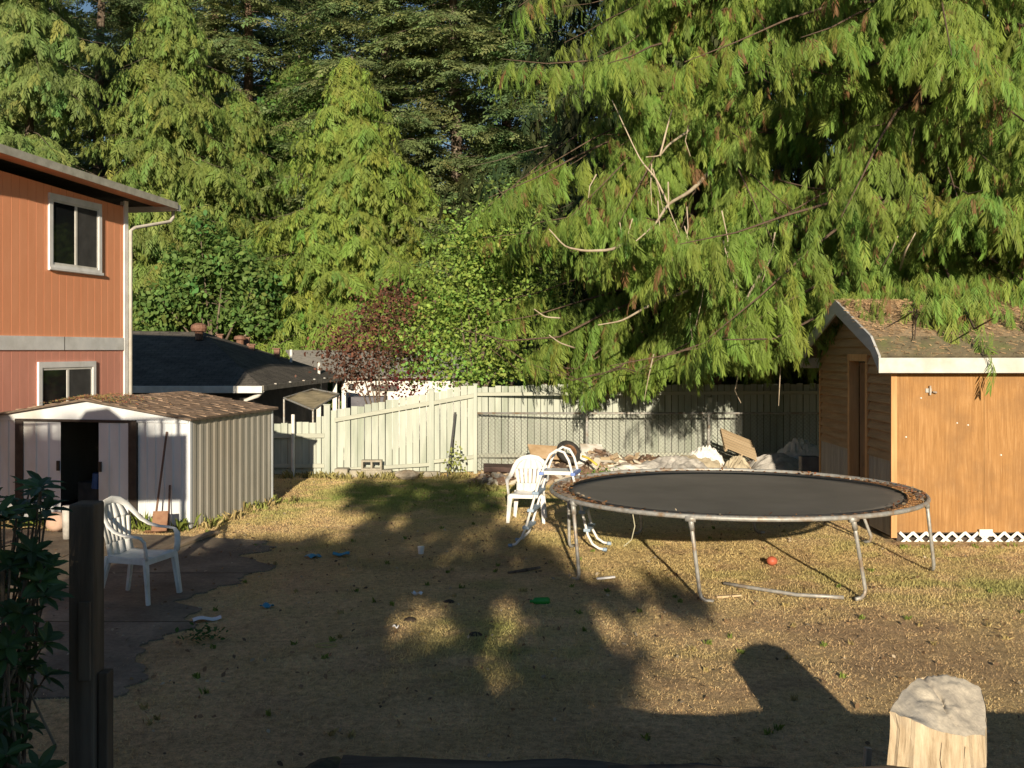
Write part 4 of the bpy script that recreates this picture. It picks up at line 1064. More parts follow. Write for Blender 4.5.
# ---------------------------------------------------------------- moulded garden chairs
def make_chair(mat):
    root = empty('garden_chair', (0, 0, 0))
    # seat: dished slab with a rounded front apron
    m = MB()
    def sf(u, v):
        x = -.21+.46*u; y = (v-.5)*(.40+.07*u); z = .415+.012*math.cos((v-.5)*6)*-1+.03*(u-.5)**2*4*.5
        if u > .93: z -= (u-.93)*.5
        return (x, y, z)
    m.grid(sf, 14, 10); m.build('seat', mat, root, smooth=True, local=True, solid=.012)
    m = MB()
    for i, (p, q) in enumerate((((.245, -.235), (.245, .235)), ((-.21, -.20), (.245, -.235)), ((-.21, .20), (.245, .235)), ((-.21, -.2), (-.21, .2)))):
        m.beam((p[0], p[1], .395), (q[0], q[1], .395), .014, .055)
    m.build('apron', mat, root, local=True, bevel=.004)
    for sx, sy in ((1, 1), (1, -1), (-1, 1), (-1, -1)):
        m = MB()
        if sx > 0: a, b = Vector((.235, .245*sy, .43)), Vector((.285, .275*sy, 0))
        else: a, b = Vector((-.20, .20*sy, .43)), Vector((-.29, .245*sy, 0))
        m.beam(a, b, .07, .030, (1, 0, 0), .042, .026)
        off = Vector((-.018*sx, 0, 0)); m.beam(a+off+Vector((0, -.016*sy, 0)), b+off+Vector((0, -.010*sy, 0)), .014, .055, (0, 1, 0), .014, .036)
        m.build('leg', mat, root, local=True, bevel=.004)
    # one band: arm front, arm, sweep up and over the back, down to the other arm
    half = [(.25, .262, .42), (.255, .272, .50), (.245, .285, .59), (.21, .292, .635), (.13, .296, .645), (.03, .292, .650), (-.07, .280, .675), (-.15, .262, .725), (-.215, .238, .80), (-.265, .195, .875), (-.295, .12, .925), (-.305, .0, .945)]
    path = [Vector(p) for p in half]+[Vector((x, -y, z)) for x, y, z in half[-2::-1]]
    n = len(path); m = MB(); vs = []
    for i, p in enumerate(path):
        d = (path[min(i+1, n-1)]-path[max(i-1, 0)]).normalized()
        k = min(i, n-1-i)
        # flat face turns from up (arms) to forward (back)
        t = min(max((k-5)/4, 0), 1)
        out = Vector((0, p.y, 0)).normalized() if abs(p.y) > .02 else Vector((0, 0, 0))
        wide = (out*(1-t)+(Vector((0, p.y*2.2, p.z-.62)).normalized())*t) if k > 2 else Vector((0, 1 if p.y > 0 else -1, 0))*.4+Vector((1, 0, 0))*.8
        wide = (wide-d*wide.dot(d)).normalized(); nn = d.cross(wide).normalized()
        w = .037 if k > 3 else .030
        for a in range(8):
            an = 2*math.pi*a/8; vs.append(p+wide*math.cos(an)*w+nn*math.sin(an)*.012)
    fs = [(i*8+k, i*8+(k+1) % 8, (i+1)*8+(k+1) % 8, (i+1)*8+k) for i in range(n-1) for k in range(8)]+[tuple(range(8))[::-1], tuple((n-1)*8+k for k in range(8))]
    m.add(vs, fs); m.build('arm_band', mat, root, smooth=True, local=True)
    # back shell with tapering slots: build the solid bits between the slots
    m = MB()
    def bx_(z): return -.205-.20*(z-.42)
    def hw(z): return .205 if z < .66 else .235*math.sqrt(max(0, 1-((z-.66)/.285)**2))*.98
    def patch(z0, z1, ya, yb, nz=6):
        vs = []
        for i in range(nz+1):
            z = z0+(z1-z0)*i/nz
            for f in (ya, yb):
                y = f(z); vs.append((bx_(z)-.02*(1-(y/.24)**2)+.012, y, z))
        m.add(vs, [(2*i, 2*i+1, 2*i+3, 2*i+2) for i in range(nz)])
    def yy(f): return lambda z: f*hw(z)
    patch(.42, .54, yy(-1), yy(-.5)); patch(.42, .54, yy(-.5), yy(0)); patch(.42, .54, yy(0), yy(.5)); patch(.42, .54, yy(.5), yy(1))
    for k in range(7):
        c = (k-3)/3.25; w = .125
        patch(.54, .76, (lambda z, c=c, w=w: (c-w)*(.19+.05*(z-.54)/.26)), (lambda z, c=c, w=w: (c+w)*(.19+.05*(z-.54)/.26)), 8)
    for a, b in ((-1, -.5), (-.5, 0), (0, .5), (.5, 1)): patch(.76, .935, yy(a), yy(b), 8)
    m.build('backrest', mat, root, local=True, smooth=True, solid=.009)
    return root
c1 = make_chair(DIRTYWHITE); c1.scale = (1.03,)*3; c1.location = (-3.75, 10.55, .015); c1.rotation_euler = (0, 0, R(-14))
tag(c1, 'white plastic garden chair seen from the side on the shaded patio', 'chair', 'white plastic garden chairs')
c2 = copy_tree(c1); c2.scale = (.96,)*3; c2.location = (.235, 15.4, .0); c2.rotation_euler = (0, 0, R(-98))
for ch in [x for x in bpy.data.objects if x.parent == c2]:
    ch.data = ch.data.copy(); ch.data.materials[0] = WPLASTIC
tag(c2, 'bright white plastic garden chair facing the camera behind the pool ladder', 'chair', 'white plastic garden chairs')

# ---------------------------------------------------------------- pool ladder
def build_ladder():
    root = empty('pool_ladder', (.62, 13.3, 0), 0, 'white A frame pool ladder with blue steps leaning beside the trampoline rim', 'ladder')
    BL = mix_mat('faded_blue_plastic', (.22, .31, .42), (.34, .43, .54), 14, .5, 0, (1, 1, 1), .1, .002)
    TB = WPLASTIC
    # front and rear rail pairs; the A stands left to right, slightly turned
    def Lp(u, v, z): return Vector((.58+u*.97+v*.22, 13.35+u*-.22+v*.97, z))
    for v in (-.21, .21):
        P = [Lp(-.56, v, .03), Lp(-.50, v, .05), Lp(-.42, v, .14), Lp(-.36, v, .30), Lp(-.22, v, .78), Lp(-.16, v, .97)]
        # handrail arch
        A = [Lp(-.12, v, 1.08), Lp(-.06, v, 1.19), Lp(.03, v, 1.25), Lp(.12, v, 1.22), Lp(.18, v, 1.12), Lp(.22, v, .97)]
        Q = [Lp(.28, v, .75), Lp(.36, v, .45), Lp(.42, v, .20), Lp(.48, v, .09), Lp(.56, v, .04), Lp(.62, v, .03)]
        MB().tube(P+A+Q, .017, 8).build('rail', TB, root, smooth=True)
        for e in (P[0], Q[-1]):
            s = -1 if e is P[0] else 1
            MB().tube([e+Vector((-.015*s, 0, 0)), e+Vector((.04*s, 0, -.004))], .024, 8).build('foot_cap', BL, root, smooth=True)
    def step(u, z, w, dpt=.085):
        m = MB(); vs = [Lp(u-dpt/2, -w, z-.02), Lp(u+dpt/2, -w, z-.02), Lp(u+dpt/2, w, z-.02), Lp(u-dpt/2, w, z-.02)]; vs += [p+Vector((0, 0, .04)) for p in vs]
        m.add(vs, [(0,3,2,1),(4,5,6,7),(0,1,5,4),(1,2,6,5),(2,3,7,6),(3,0,4,7)]); return m
    for k, z in enumerate((.26, .48, .70)):
        step(-.36+(z-.30)*.29, z, .235).build('step', BL, root, bevel=.008); step(.36+(.45-z)*.27, z, .235).build('step', BL, root, bevel=.008)
    m = MB(); vs = [Lp(-.16, -.19, .93), Lp(.22, -.19, .93), Lp(.22, .19, .93), Lp(-.16, .19, .93)]; vs += [p+Vector((0, 0, .05)) for p in vs]
    m.add(vs, [(0,3,2,1),(4,5,6,7),(0,1,5,4),(1,2,6,5),(2,3,7,6),(3,0,4,7)]); m.build('platform', TB, root, bevel=.01)
    for u in (-.17, .235): step(u, .95, .24, .06).build('platform_bracket', mix_mat('blue_bracket', (.14, .22, .55), (.2, .3, .62), 8, .5), root, bevel=.008)
build_ladder()

# ---------------------------------------------------------------- rubble heap by the fence
def crumpled(name, c, sx, sy, sz, mat, seed, n=26, rough=.35, label=None, cat=None, group=None, rz=0, flat=0):
    r = np.random.default_rng(seed); ph = r.uniform(0, 6, 12); fr = r.uniform(2, 9, 12)
    def f(u, v):
        x, y = (u-.5)*2, (v-.5)*2
        e = 1+.12*math.sin(fr[0]*x+ph[0])+.12*math.sin(fr[1]*y+ph[1])
        d = max(abs(x), abs(y))**1.0; q = min(1, math.hypot(x, y)/1.25)
        h = max(0, 1-q**2.2)
        w = sum(abs(math.sin(fr[k]*(x*math.cos(ph[k])+y*math.sin(ph[k]))*1.6+ph[k+1]))*.5**(k*.35) for k in range(2, 8))/3
        z = h*(.55+rough*w)*sz+.015
        X, Y = x*sx*e, y*sy*e*(1+.1*math.sin(7*x+ph[3]))
        return (c[0]+X*math.cos(rz)-Y*math.sin(rz), c[1]+X*math.sin(rz)+Y*math.cos(rz), c[2]+z)
    m = MB(); m.grid(f, n, n); o = m.build(name, mat, smooth=False, solid=.01); return tag(o, label, cat, group)
SOIL2 = mix_mat('reddish_soil', (.13, .085, .055), (.30, .20, .13), 9, .95, 0, (1, 1, 1), 1., .04, (.40, .29, .18))
def heap(u, v):
    x, y = -1.1+8.3*u, 19.55+1.65*v
    env = math.sin(math.pi*min(1, v*1.25+.0))**.7 if v < .8 else .1+.0*v
    side = min(1, u*5)*min(1, (1-u)*6)
    n_ = float(fbm(x, y, 1.6, 91, 5)); n2_ = float(fbm(x, y, .55, 95, 2))
    return (x, y, -.03+.95*max(0, env)*side*(n_*.7+n2_*.5-.08)*(.75+.25*math.sin(x*1.1)))
m = MB(); m.grid(heap, 150, 34); o = m.build('soil_heap', SOIL2); tag(o, kind='structure')
RUBM = leaf_mat('rubble_bits', .9, .0)
def rubble():
    r = np.random.default_rng(31); V = []; T = []
    for k in range(900):
        x = r.uniform(-.6, 6.2) if k % 3 else r.normal(2.6, 1.1); y = r.uniform(19.4, 20.9)
        u, v = (x+1.1)/8.3, (y-19.55)/1.65; z = heap(min(max(u, 0), 1), min(max(v, 0), 1))[2] if 0 <= v <= 1 else .03
        z = max(z, .02); s_ = np.array([r.uniform(.02, .16), r.uniform(.02, .10), r.uniform(.008, .035)])
        q = r.normal(0, .45, 3); Rm_ = np.array((Matrix.Rotation(q[0], 3, 'X') @ Matrix.Rotation(q[1], 3, 'Y') @ Matrix.Rotation(r.uniform(0, 6.3), 3, 'Z')))
        c = np.array([(-1,-1,-1),(1,-1,-1),(1,1,-1),(-1,1,-1),(-1,-1,1),(1,-1,1),(1,1,1),(-1,1,1)])*s_*r.uniform(.75, 1.25, (8, 3))
        c = c @ Rm_.T+np.array([x, y, z+.01])
        col = np.array([(.62, .58, .48), (.40, .30, .20), (.20, .13, .09), (.50, .40, .27), (.34, .30, .26), (.10, .07, .05)][r.integers(0, 6)])*r.uniform(.7, 1.2)
        for f in ((0,3,2,1),(4,5,6,7),(0,1,5,4),(1,2,6,5),(2,3,7,6),(3,0,4,7)): V += [c[i] for i in f]; T += [col]*4
    tag(np_mesh('rubble', np.array(V), 4, RUBM, None, np.array(T)), 'broken boards, plaster crumbs and stones strewn over the soil heap', 'rubble', kind='stuff')
rubble()
GT = mix_mat('grey_tarpaulin', (.30, .29, .27), (.50, .48, .45), 6, .7, 0, (1, 1, 1), .5, .01, (.22, .21, .20))
WB = mix_mat('pale_sheeting', (.50, .48, .43), (.70, .69, .66), 5, .7, 0, (1, 1, 1), .4, .01, (.34, .29, .22))
BS = mix_mat('beige_sacking', (.36, .31, .22), (.52, .46, .34), 6, .85, 0, (1, 1, 1), .5, .01)
q = at(676, 466, 19.7); crumpled('tarpaulin', (q.x-.05, q.y, .12), .66, .42, .46, GT, 4, 30, .5, 'crumpled grey tarpaulin lying behind the trampoline', 'tarpaulin')
q = at(632, 466, 19.5); crumpled('plastic_sheet', (q.x, q.y, .12), .5, .36, .30, WB, 14, 28, .45, 'wrinkled off white plastic sheet left of the grey tarpaulin', 'plastic sheet')
q = at(663, 462, 20.0); crumpled('plastic_sheet', (q.x+.5, q.y+.1, .2), .6, .3, .32, BS, 24, 26, .6, 'long beige sheet running between the grey tarpaulin and the white sack', 'plastic sheet')
q = at(706, 450, 20.2); crumpled('sack', (q.x, q.y, .15), .32, .3, .60, WPLASTIC, 5, 22, .5, 'crumpled bright white sack against the slatted pallet', 'sack', 'sacks on the rubble heap')
q = at(738, 455, 19.9); crumpled('sack', (q.x, q.y, .1), .24, .25, .46, BS, 6, 22, .5, 'rounded beige sack at the sunlit end of the heap', 'sack', 'sacks on the rubble heap')
q = at(775, 455, 20.0); crumpled('sack', (q.x+.05, q.y, .03), .62, .5, .58, GT, 7, 26, .5, 'big pale sack lying in the shade by the fence', 'sack', 'sacks on the rubble heap')
q = at(795, 446, 20.5); crumpled('sack', (q.x+.1, q.y, .10), .5, .4, .78, DIRTYWHITE, 17, 24, .5, 'greyer sack lying in the shade behind the big pale sack', 'sack', 'sacks on the rubble heap')
# white jug in shade next to playhouse
q = at(809, 471, 18.6); m = MB(); m.box((q.x-.16, q.y-.1, .0), (q.x+.16, q.y+.1, .62)); m.box((q.x-.07, q.y-.13, .0), (q.x+.07, q.y-.101, .12)); tag(m.build('storage_bin', mix_mat('grey_bin', (.10, .10, .11), (.18, .18, .19), 4, .6), bevel=.03), 'grey bin in the shade between the sacks and the wooden outbuilding', 'bin')
# slatted pallet
PW2 = wood_mat('pallet_wood', (.34, .25, .15), (.52, .41, .27), 'x', .85, 2, .5)
pr = empty('wooden_pallet', at(731, 442, 20.35), R(10), 'weathered slatted wooden pallet tipped on top of the rubble heap', 'pallet')
pr.rotation_euler = (R(34), R(22), R(12)); pr.scale = (.8, .8, .8); pr.location = at(738, 446, 20.2)
for i in range(7): MB().box((-.45, -.38+i*.115, .04), (.45, -.38+i*.115+.085, .058)).build('slat', PW2, pr, local=True)
for x in (-.42, 0, .38): MB().box((x, -.4, -.04), (x+.045, .42, .039)).build('bearer', PW2, pr, local=True)
# car tyre leaning on the heap behind the ladder
TY = mix_mat('old_tyre_rubber', (.02, .02, .02), (.05, .045, .04), 10, .85, 0, (1, 1, 1), .6, .01)
tq = at(569, 452, 19.9); tr = empty('tyre', tq, 0, 'black rubber tyre leaning on the soil behind the pool ladder', 'tyre'); tr.rotation_euler = (R(50), R(18), R(14)); tr.scale = (.8, .8, .8)
MB().tube([(.23*math.cos(2*math.pi*k/28), .23*math.sin(2*math.pi*k/28), 0) for k in range(28)], [(.085, .075)]*28, 12, closed=True).build('tread', TY, tr, smooth=True, local=True)
MB().tube([(.165*math.cos(2*math.pi*k/24), .165*math.sin(2*math.pi*k/24), 0) for k in range(24)], [(.02, .07)]*24, 8, closed=True).build('rim', RUST, tr, smooth=True, local=True)
# boards, cardboard, stones
def slab(name, px, py, D, w, d, h, rot, mat, label, cat, group=None, z=None):
    q = at(px, py, D); m = MB(); Mx = Matrix.Rotation(R(rot[2]), 3, 'Z') @ Matrix.Rotation(R(rot[0]), 3, 'X') @ Matrix.Rotation(R(rot[1]), 3, 'Y')
    zz = q.z if z is None else z
    m.box((q.x-w/2, D-d/2, zz-h/2), (q.x+w/2, D+d/2, zz+h/2), Mx, (q.x, D, zz)); return tag(m.build(name, mat, bevel=min(w, d, h)*.12), label, cat, group)
CB = mix_mat('cardboard', (.42, .28, .15), (.58, .42, .26), 5, .85, 0, (1, 1, 1), .2, .005)
RK = mix_mat('pale_rock', (.36, .32, .25), (.58, .53, .44), 6, .9, 0, (1, 1, 1), .8, .02, (.30, .24, .17))
slab('cardboard', 545, 452, 20.1, .62, .4, .03, (32, 6, 12), CB, 'tan cardboard sheet on the soil above the white chair', 'cardboard')
slab('cardboard', 600, 462, 20.2, .5, .3, .03, (25, -12, -20), CB, 'torn brown cardboard between the tyre and the plastic sheet', 'cardboard')
slab('cardboard', 592, 450, 20.5, .45, .3, .04, (40, 4, 10), WB, 'pale cardboard flap propped on top of the soil right of the tyre', 'cardboard')
YR = mix_mat('yellow_rope', (.55, .42, .05), (.65, .52, .1), 8, .6)
m = MB(); m.tube([at(582, 456, 19.3), at(588, 458, 19.25), at(592, 461, 19.2), at(597, 465, 19.1)], .022, 6); tag(m.build('yellow_strap', YR, smooth=True), 'bright yellow strap on the soil right of the tyre', 'strap')
slab('dark_board', 503, 468, 20.2, .75, .3, .10, (8, 2, 3), mix_mat('dark_board', (.05, .03, .025), (.10, .06, .05), 5), 'dark brown board lying against the chain link fence base', 'board')
def rock(px, D, z, s, seed, label, group, mat=RK, cat='stone'):
    r = np.random.default_rng(seed); x = fx(px, D); m = MB(); n = 12; vs = []; fs = []
    pr_ = [(.15, -.9), (.7, -.6), (1, -.1), (.95, .35), (.6, .8), (.1, .95)]
    for i, (a_, b_) in enumerate(pr_):
        for k in range(n): t = 2*math.pi*k/n; g = 1+r.uniform(-.13, .13); vs.append((x+s[0]*a_*g*math.cos(t), D+s[1]*a_*g*math.sin(t), z+s[2]*b_*(1+r.uniform(-.1, .1))))
    fs = [(i*n+k, i*n+(k+1) % n, (i+1)*n+(k+1) % n, (i+1)*n+k) for i in range(5) for k in range(n)]+[tuple(range(n))[::-1], tuple(5*n+k for k in range(n))]
    m.add(vs, fs); return tag(m.build('stone', mat), label, cat, group)
rock(407, 20.3, .08, (.24, .18, .11), 1, 'wedge shaped pale stone lying at the foot of the sloping fence', None)
rock(580, 20.0, .42, (.16, .13, .14), 2, 'white rounded stone on the soil right of the tyre', None, WPLASTIC)
rock(604, 20.5, .40, (.20, .15, .12), 3, 'pale buff stone on top of the soil heap right of the white rounded one', None)
rock(650, 19.3, .06, (.20, .13, .09), 4, 'flat pale stone in front of the plastic sheet', None)
CN = mix_mat('cinder_block', (.28, .26, .21), (.42, .39, .31), 14, .95, 0, (1, 1, 1), .8, .01)
cq = at(372, 468, 20.7); m = MB()
x, y, z = cq.x, 20.7, .14
m.box((x-.20, y-.09, z-.0), (x+.20, y+.09, z+.035)); m.box((x-.20, y-.09, z+.16), (x+.20, y+.09, z+.195))
for xx in (-.2, -.018, .165): m.box((x+xx, y-.088, z+.0351), (x+xx+.035, y+.088, z+.1599))
tag(m.build('cinder_block', CN), 'grey hollow cinder block sitting on the kerb at the fence foot', 'cinder block')
kr = empty('kerb', (fx(360, 20.7), 20.7, 0), 0, 'low rough concrete kerb of uneven blocks along the sloping fence', 'kerb')
for i, (pa, pb, h, dy) in enumerate(((336, 349, .18, -.1), (350, 392, .14, 0), (393, 440, .10, .05))):
    MB().box((fx(pa, 20.7), 20.6+dy, -.1), (fx(pb, 20.7), 20.83+dy*.3, h)).build('kerb_block', CN, kr, bevel=.02)

DEADWOOD2 = wood_mat('grey_tan_plank', (.22, .17, .12), (.36, .29, .21), 'y')
# ---------------------------------------------------------------- things by the shed
HD = wood_mat('tool_handle', (.10, .06, .05), (.2, .12, .09), 'z', .7)
rk = empty('garden_rake', S(.36, -.3, 0), 0, 'long handled rusty tool leaning on the shed front beside the doors', 'rake')
a_, b_ = S(su(161.5)-.06, -.30, .02), S(su(168), -.03, 1.36)
MB().tube([a_, a_.lerp(b_, .5), b_], .015, 8).build('handle', HD, rk, smooth=True)
m = MB(); m.box((a_.x-.12, a_.y-.02, .0), (a_.x+.12, a_.y+.02, .03))
for k in range(9): m.box((a_.x-.12+k*.028, a_.y-.07, .0), (a_.x-.108+k*.028, a_.y-.02, .02))
m.build('head', RUST, rk)
m = MB(); p = S(.24, -.13, 0); m.beam(p+Vector((0, -.04, 0)), p+Vector((-.02, .09, .62)), .035, .02, (1, 0, 0)); tag(m.build('wooden_lath', HD), 'short brown lath leaning on the shed front near its corner', 'lath')
TC = mix_mat('rusty_sheet', (.20, .10, .06), (.30, .17, .10), 8, .8)
slab('rusty_plate', 160, 535, 14.1, .20, .03, .28, (-28, 0, 8), TC, 'reddish brown plate leaning against the shed foot behind the chair', 'plate', z=.20)
bp = at(56, 538, 14.2); m = MB(); m.lathe((bp.x, bp.y, .055), [(.05, 0), (.12, .05), (.145, .13), (.12, .21), (.06, .25)], 16)
tag(m.build('clay_ball', mix_mat('pale_terracotta', (.50, .33, .24), (.66, .48, .38), 6, .8), smooth=True), 'round pale terracotta pot by the shed doorway behind the leafy bush', 'pot')
bq = at(67, 548, 13.6); m = MB(); m.lathe((bq.x, bq.y, .055), [(.05, 0), (.06, .3), (.062, .42), (.05, .43), (.02, .43)], 14); tag(m.build('canister', GT, smooth=True), 'tall pale canister standing by the dark post in front of the shed door', 'canister')
slab('edging_board', 187, 536, 13.5, .14, 1.5, .035, (0, 0, -12), DEADWOOD2, 'weathered plank lying along the patio edge by the shed corner', 'plank', z=.035)

# ---------------------------------------------------------------- litter on the lawn
def flatbit(name, px, py, w, d, rz, mat, label, cat, h=.012, z=None):
    D = CAMZ*F/(py-HZ); x = fx(px, D); zz = float(gh(x, D))+.02 if z is None else z
    m = MB(); n = 6
    def f(u, v): 
        a, b = (u-.5)*w, (v-.5)*d; c, s = math.cos(R(rz)), math.sin(R(rz)); return (x+a*c-b*s, D+a*s+b*c, zz+.012*math.sin(u*7+px)+.010*math.sin(v*6+px)+h/2)
    m.grid(f, n, n); return tag(m.build(name, mat, solid=.004), label, cat)
PAPER = mix_mat('paper', (.70, .70, .72), (.82, .82, .82), 5, .7)
BLUEP = mix_mat('blue_litter', (.04, .22, .34), (.08, .34, .48), 6, .5)
flatbit('paper_sheet', 207, 621, .25, .13, 20, PAPER, 'white sheet of paper on the dark ground in front of the patio chair', 'paper')
flatbit('blue_wrapper', 341, 558, .20, .14, 5, BLUEP, 'bright blue wrapper on the shaded grass', 'wrapper')
flatbit('blue_wrapper', 313, 558, .15, .16, 40, BLUEP, 'dull blue wrapper left of the brighter one at the patio edge', 'wrapper')
flatbit('blue_wrapper', 267, 610, .10, .10, 60, BLUEP, 'small blue scrap on the dark ground nearest the white paper', 'wrapper')
flatbit('white_scrap', 417, 598, .11, .05, -30, PAPER, 'thin white scrap on the shaded grass in the middle of the lawn', 'scrap')
flatbit('white_scrap', 396, 631, .05, .05, 0, PAPER, 'tiny white scrap in the shaded grass below the thin one', 'scrap')
D = CAMZ*F/(555-HZ); m = MB(); m.lathe((fx(421, D), D, .0), [(.03, 0), (.034, .02), (.042, .10), (.043, .105)], 14); tag(m.build('plastic_cup', WPLASTIC, smooth=True), 'clear white plastic cup standing in the shaded grass', 'cup')
D = CAMZ*F/(606-HZ); m = MB(); x = fx(540, D); m.tube([(x-.10, D, .045), (x-.07, D+.005, .045), (x-.05, D+.01, .045), (x+.08, D+.03, .045), (x+.10, D+.03, .045)], [.014, .016, .036, .038, .02], 12); tag(m.build('green_bottle', mix_mat('green_plastic', (.02, .22, .03), (.04, .32, .05), 5, .3), smooth=True), 'green plastic bottle lying on the lawn', 'bottle')
D = CAMZ*F/(582-HZ); x = fx(606, D); m = MB(); m.beam((x-.10, D-.02, .04), (x+.10, D+.05, .045), .035, .02); tag(m.build('white_stick', PAPER, bevel=.004), 'short white stick on the sunlit grass by the trampoline leg', 'stick')
D = CAMZ*F/(599-HZ); x = fx(728, D); m = MB(); m.beam((x-.12, D-.02, .025), (x+.14, D+.03, .03), .04, .02, (0, 0, 1), .02, .014); tag(m.build('wooden_stick', wood_mat('pale_stick', (.45, .33, .2), (.6, .47, .3), 'x')), 'tan stick lying by the foot of the nearest trampoline leg', 'stick')
D = CAMZ*F/(565-HZ); x = fx(772, D); m = MB(); m.lathe((x, D, .0), [(.03, .0), (.058, .025), (.064, .055), (.047, .085), (.02, .10)], 16); tag(m.build('red_ball', mix_mat('red_rubber', (.42, .10, .055), (.52, .15, .08), 5, .5), smooth=True), 'small orange red ball on the grass under the trampoline', 'ball')
D = CAMZ*F/(573-HZ); x = fx(525, D); m = MB(); m.tube([(x-.19, D-.13, .03), (x, D-.02, .035), (x+.17, D+.10, .04)], [.012, .02, .014], 7); tag(m.build('dark_branch', BARK), 'dark stick lying in the shade below the ladder', 'stick')
for i, (px, py, lb) in enumerate(((475, 637, 'dark clod in the lawn at the edge of a sunlit patch'), (410, 622, 'dark clod on the shaded lawn left of centre'), (449, 604, 'thin dark clod near the white scrap'))):
    D = CAMZ*F/(py-HZ); rock(px, D, .015, (.06, .05, .03), 30+i, lb, 'dark clods on the lawn', mix_mat('dark_clod%d' % i, (.03, .02, .015), (.06, .045, .03), 9) if i == 0 else bpy.data.materials['dark_clod0'], 'clod')
D = CAMZ*F/(650-HZ); x = fx(326, D); m = MB(); m.tube([(x+.09*math.cos(a/10*6.28), D+.06*math.sin(a/10*6.28), .04) for a in range(10)], .005, 5, closed=True); tag(m.build('wire_ring', mix_mat('yellow_wire', (.4, .33, .1), (.5, .42, .15), 5)), 'yellowish wire ring lying on the shaded lawn', 'ring')
# ---------------------------------------------------------------- conifers and trees
YG = (.175, .24, .058); YG2 = (.20, .275, .055); GG = (.195, .25, .10); DF = (.16, .215, .09); DF2 = (.13, .18, .075); MG = (.25, .38, .08)
TG = 'tall trees beyond the fence'
far_conifer('cedar_tree', 'yellow green cedar filling the top left corner behind the pink house', 'tree', 30, 38, 25, -.5, 4.3, (.175, .245, .07), LEAFM, BARK, CEDARF, 'cedar', 250, .75, .36, top=19, group=TG, prof=.5, base_z=-1.2, seed=1, twig=.4)
far_conifer('cedar_tree', 'tall pointed yellow green cedar rising just right of the pink house eave', 'tree', 172, 40, 16.6, -.5, 4.9, YG, LEAFM, BARK, CEDARF, 'cedar', 330, .8, .36, top=None, group=TG, prof=.62, base_z=-1.2, seed=2, twig=.42)
far_conifer('cedar_tree', 'shorter yellow green cedar behind the charcoal roof left of the bright cone shaped one', 'tree', 238, 42, 13.0, -.5, 4.2, YG, LEAFM, BARK, CEDARF, 'cedar', 260, .75, .36, top=None, group=TG, prof=.6, base_z=-1.2, seed=3)
far_conifer('cedar_tree', 'bright yellow green cone shaped cedar standing in the centre left', 'tree', 352, 38, 13.2, -1, 4.6, YG2, LEAFM, BARK, CEDARF, 'cedar', 330, .72, .34, top=None, group=TG, prof=.62, base_z=-1.2, seed=4, twig=.42)
far_conifer('cedar_tree', 'lower bright cedar merging into the right side of the cone shaped one', 'tree', 412, 40, 9.6, -1, 3.8, YG2, LEAFM, BARK, CEDARF, 'cedar', 230, .7, .34, top=None, group=TG, prof=.6, base_z=-1.2, seed=5)
far_conifer('fir_tree', 'dark fir showing sky gaps behind the pink house roof', 'tree', 100, 46, 28, 2, 4.2, DF2, LEAFM, BARK, FIR, 'fir', 120, .8, .42, top=21, group=TG, prof=.5, gap=.25, base_z=-1.2, trunk_r=.35, seed=6)
far_conifer('fir_tree', 'tall fir with a bare brown trunk left of the centre left cedar', 'tree', 214, 50, 32, 8, 4.2, GG, LEAFM, BARKRED, FIR, 'fir', 125, .8, .42, top=23, group=TG, prof=.45, gap=.35, base_z=-1.2, trunk_r=.36, seed=7)
far_conifer('fir_tree', 'tall fir with its brown trunk showing between sunlit branches above the short cedar', 'tree', 247, 48, 32, 10, 4.2, GG, LEAFM, BARKRED, FIR, 'fir', 110, .8, .42, top=23, group=TG, prof=.45, gap=.3, base_z=-1.2, trunk_r=.34, seed=8)
far_conifer('fir_tree', 'grey green fir whose branches sweep out above the cone shaped cedar', 'tree', 385, 45, 30, 4, 5.4, GG, LEAFM, BARK, FIR, 'fir', 220, .8, .40, top=22, group=TG, prof=.45, gap=.1, base_z=-1.2, trunk_r=.38, seed=9)
far_conifer('fir_tree', 'broad blue green fir standing behind the vine maple', 'tree', 455, 42, 27, 1, 5.2, GG, LEAFM, BARK, FIR, 'fir', 230, .8, .40, top=21, group=TG, prof=.45, gap=.1, base_z=-1.2, trunk_r=.36, seed=10)
far_conifer('fir_tree', 'fir with a pale bare trunk glimpsed left of the big drooping cedar', 'tree', 507, 46, 30, 6, 4.0, DF, LEAFM, BARKRED, FIR, 'fir', 120, .8, .42, top=22, group=TG, prof=.45, gap=.4, base_z=-1.2, trunk_r=.36, seed=11)
far_conifer('cedar_tree', 'mid green cedar filling the gap between the short cedar and the cone shaped one', 'tree', 300, 46, 15.5, -1, 4.0, (.13, .20, .05), LEAFM, BARK, CEDARF, 'cedar', 230, .78, .36, top=None, group=TG, prof=.5, base_z=-1.2, seed=61)
far_conifer('fir_tree', 'mid green fir between the two grey green firs and the big drooping cedar', 'tree', 540, 40, 24, 1, 4.2, (.14, .21, .08), LEAFM, BARK, FIR, 'fir', 200, .8, .40, top=21, group=TG, prof=.45, base_z=-1.2, seed=62)
far_conifer('fir_tree', 'mid green fir directly behind the pointed cedar', 'tree', 150, 49, 27, 3, 4.6, (.13, .19, .07), LEAFM, BARK, FIR, 'fir', 180, .8, .40, top=22, group=TG, prof=.45, base_z=-1.2, seed=63)
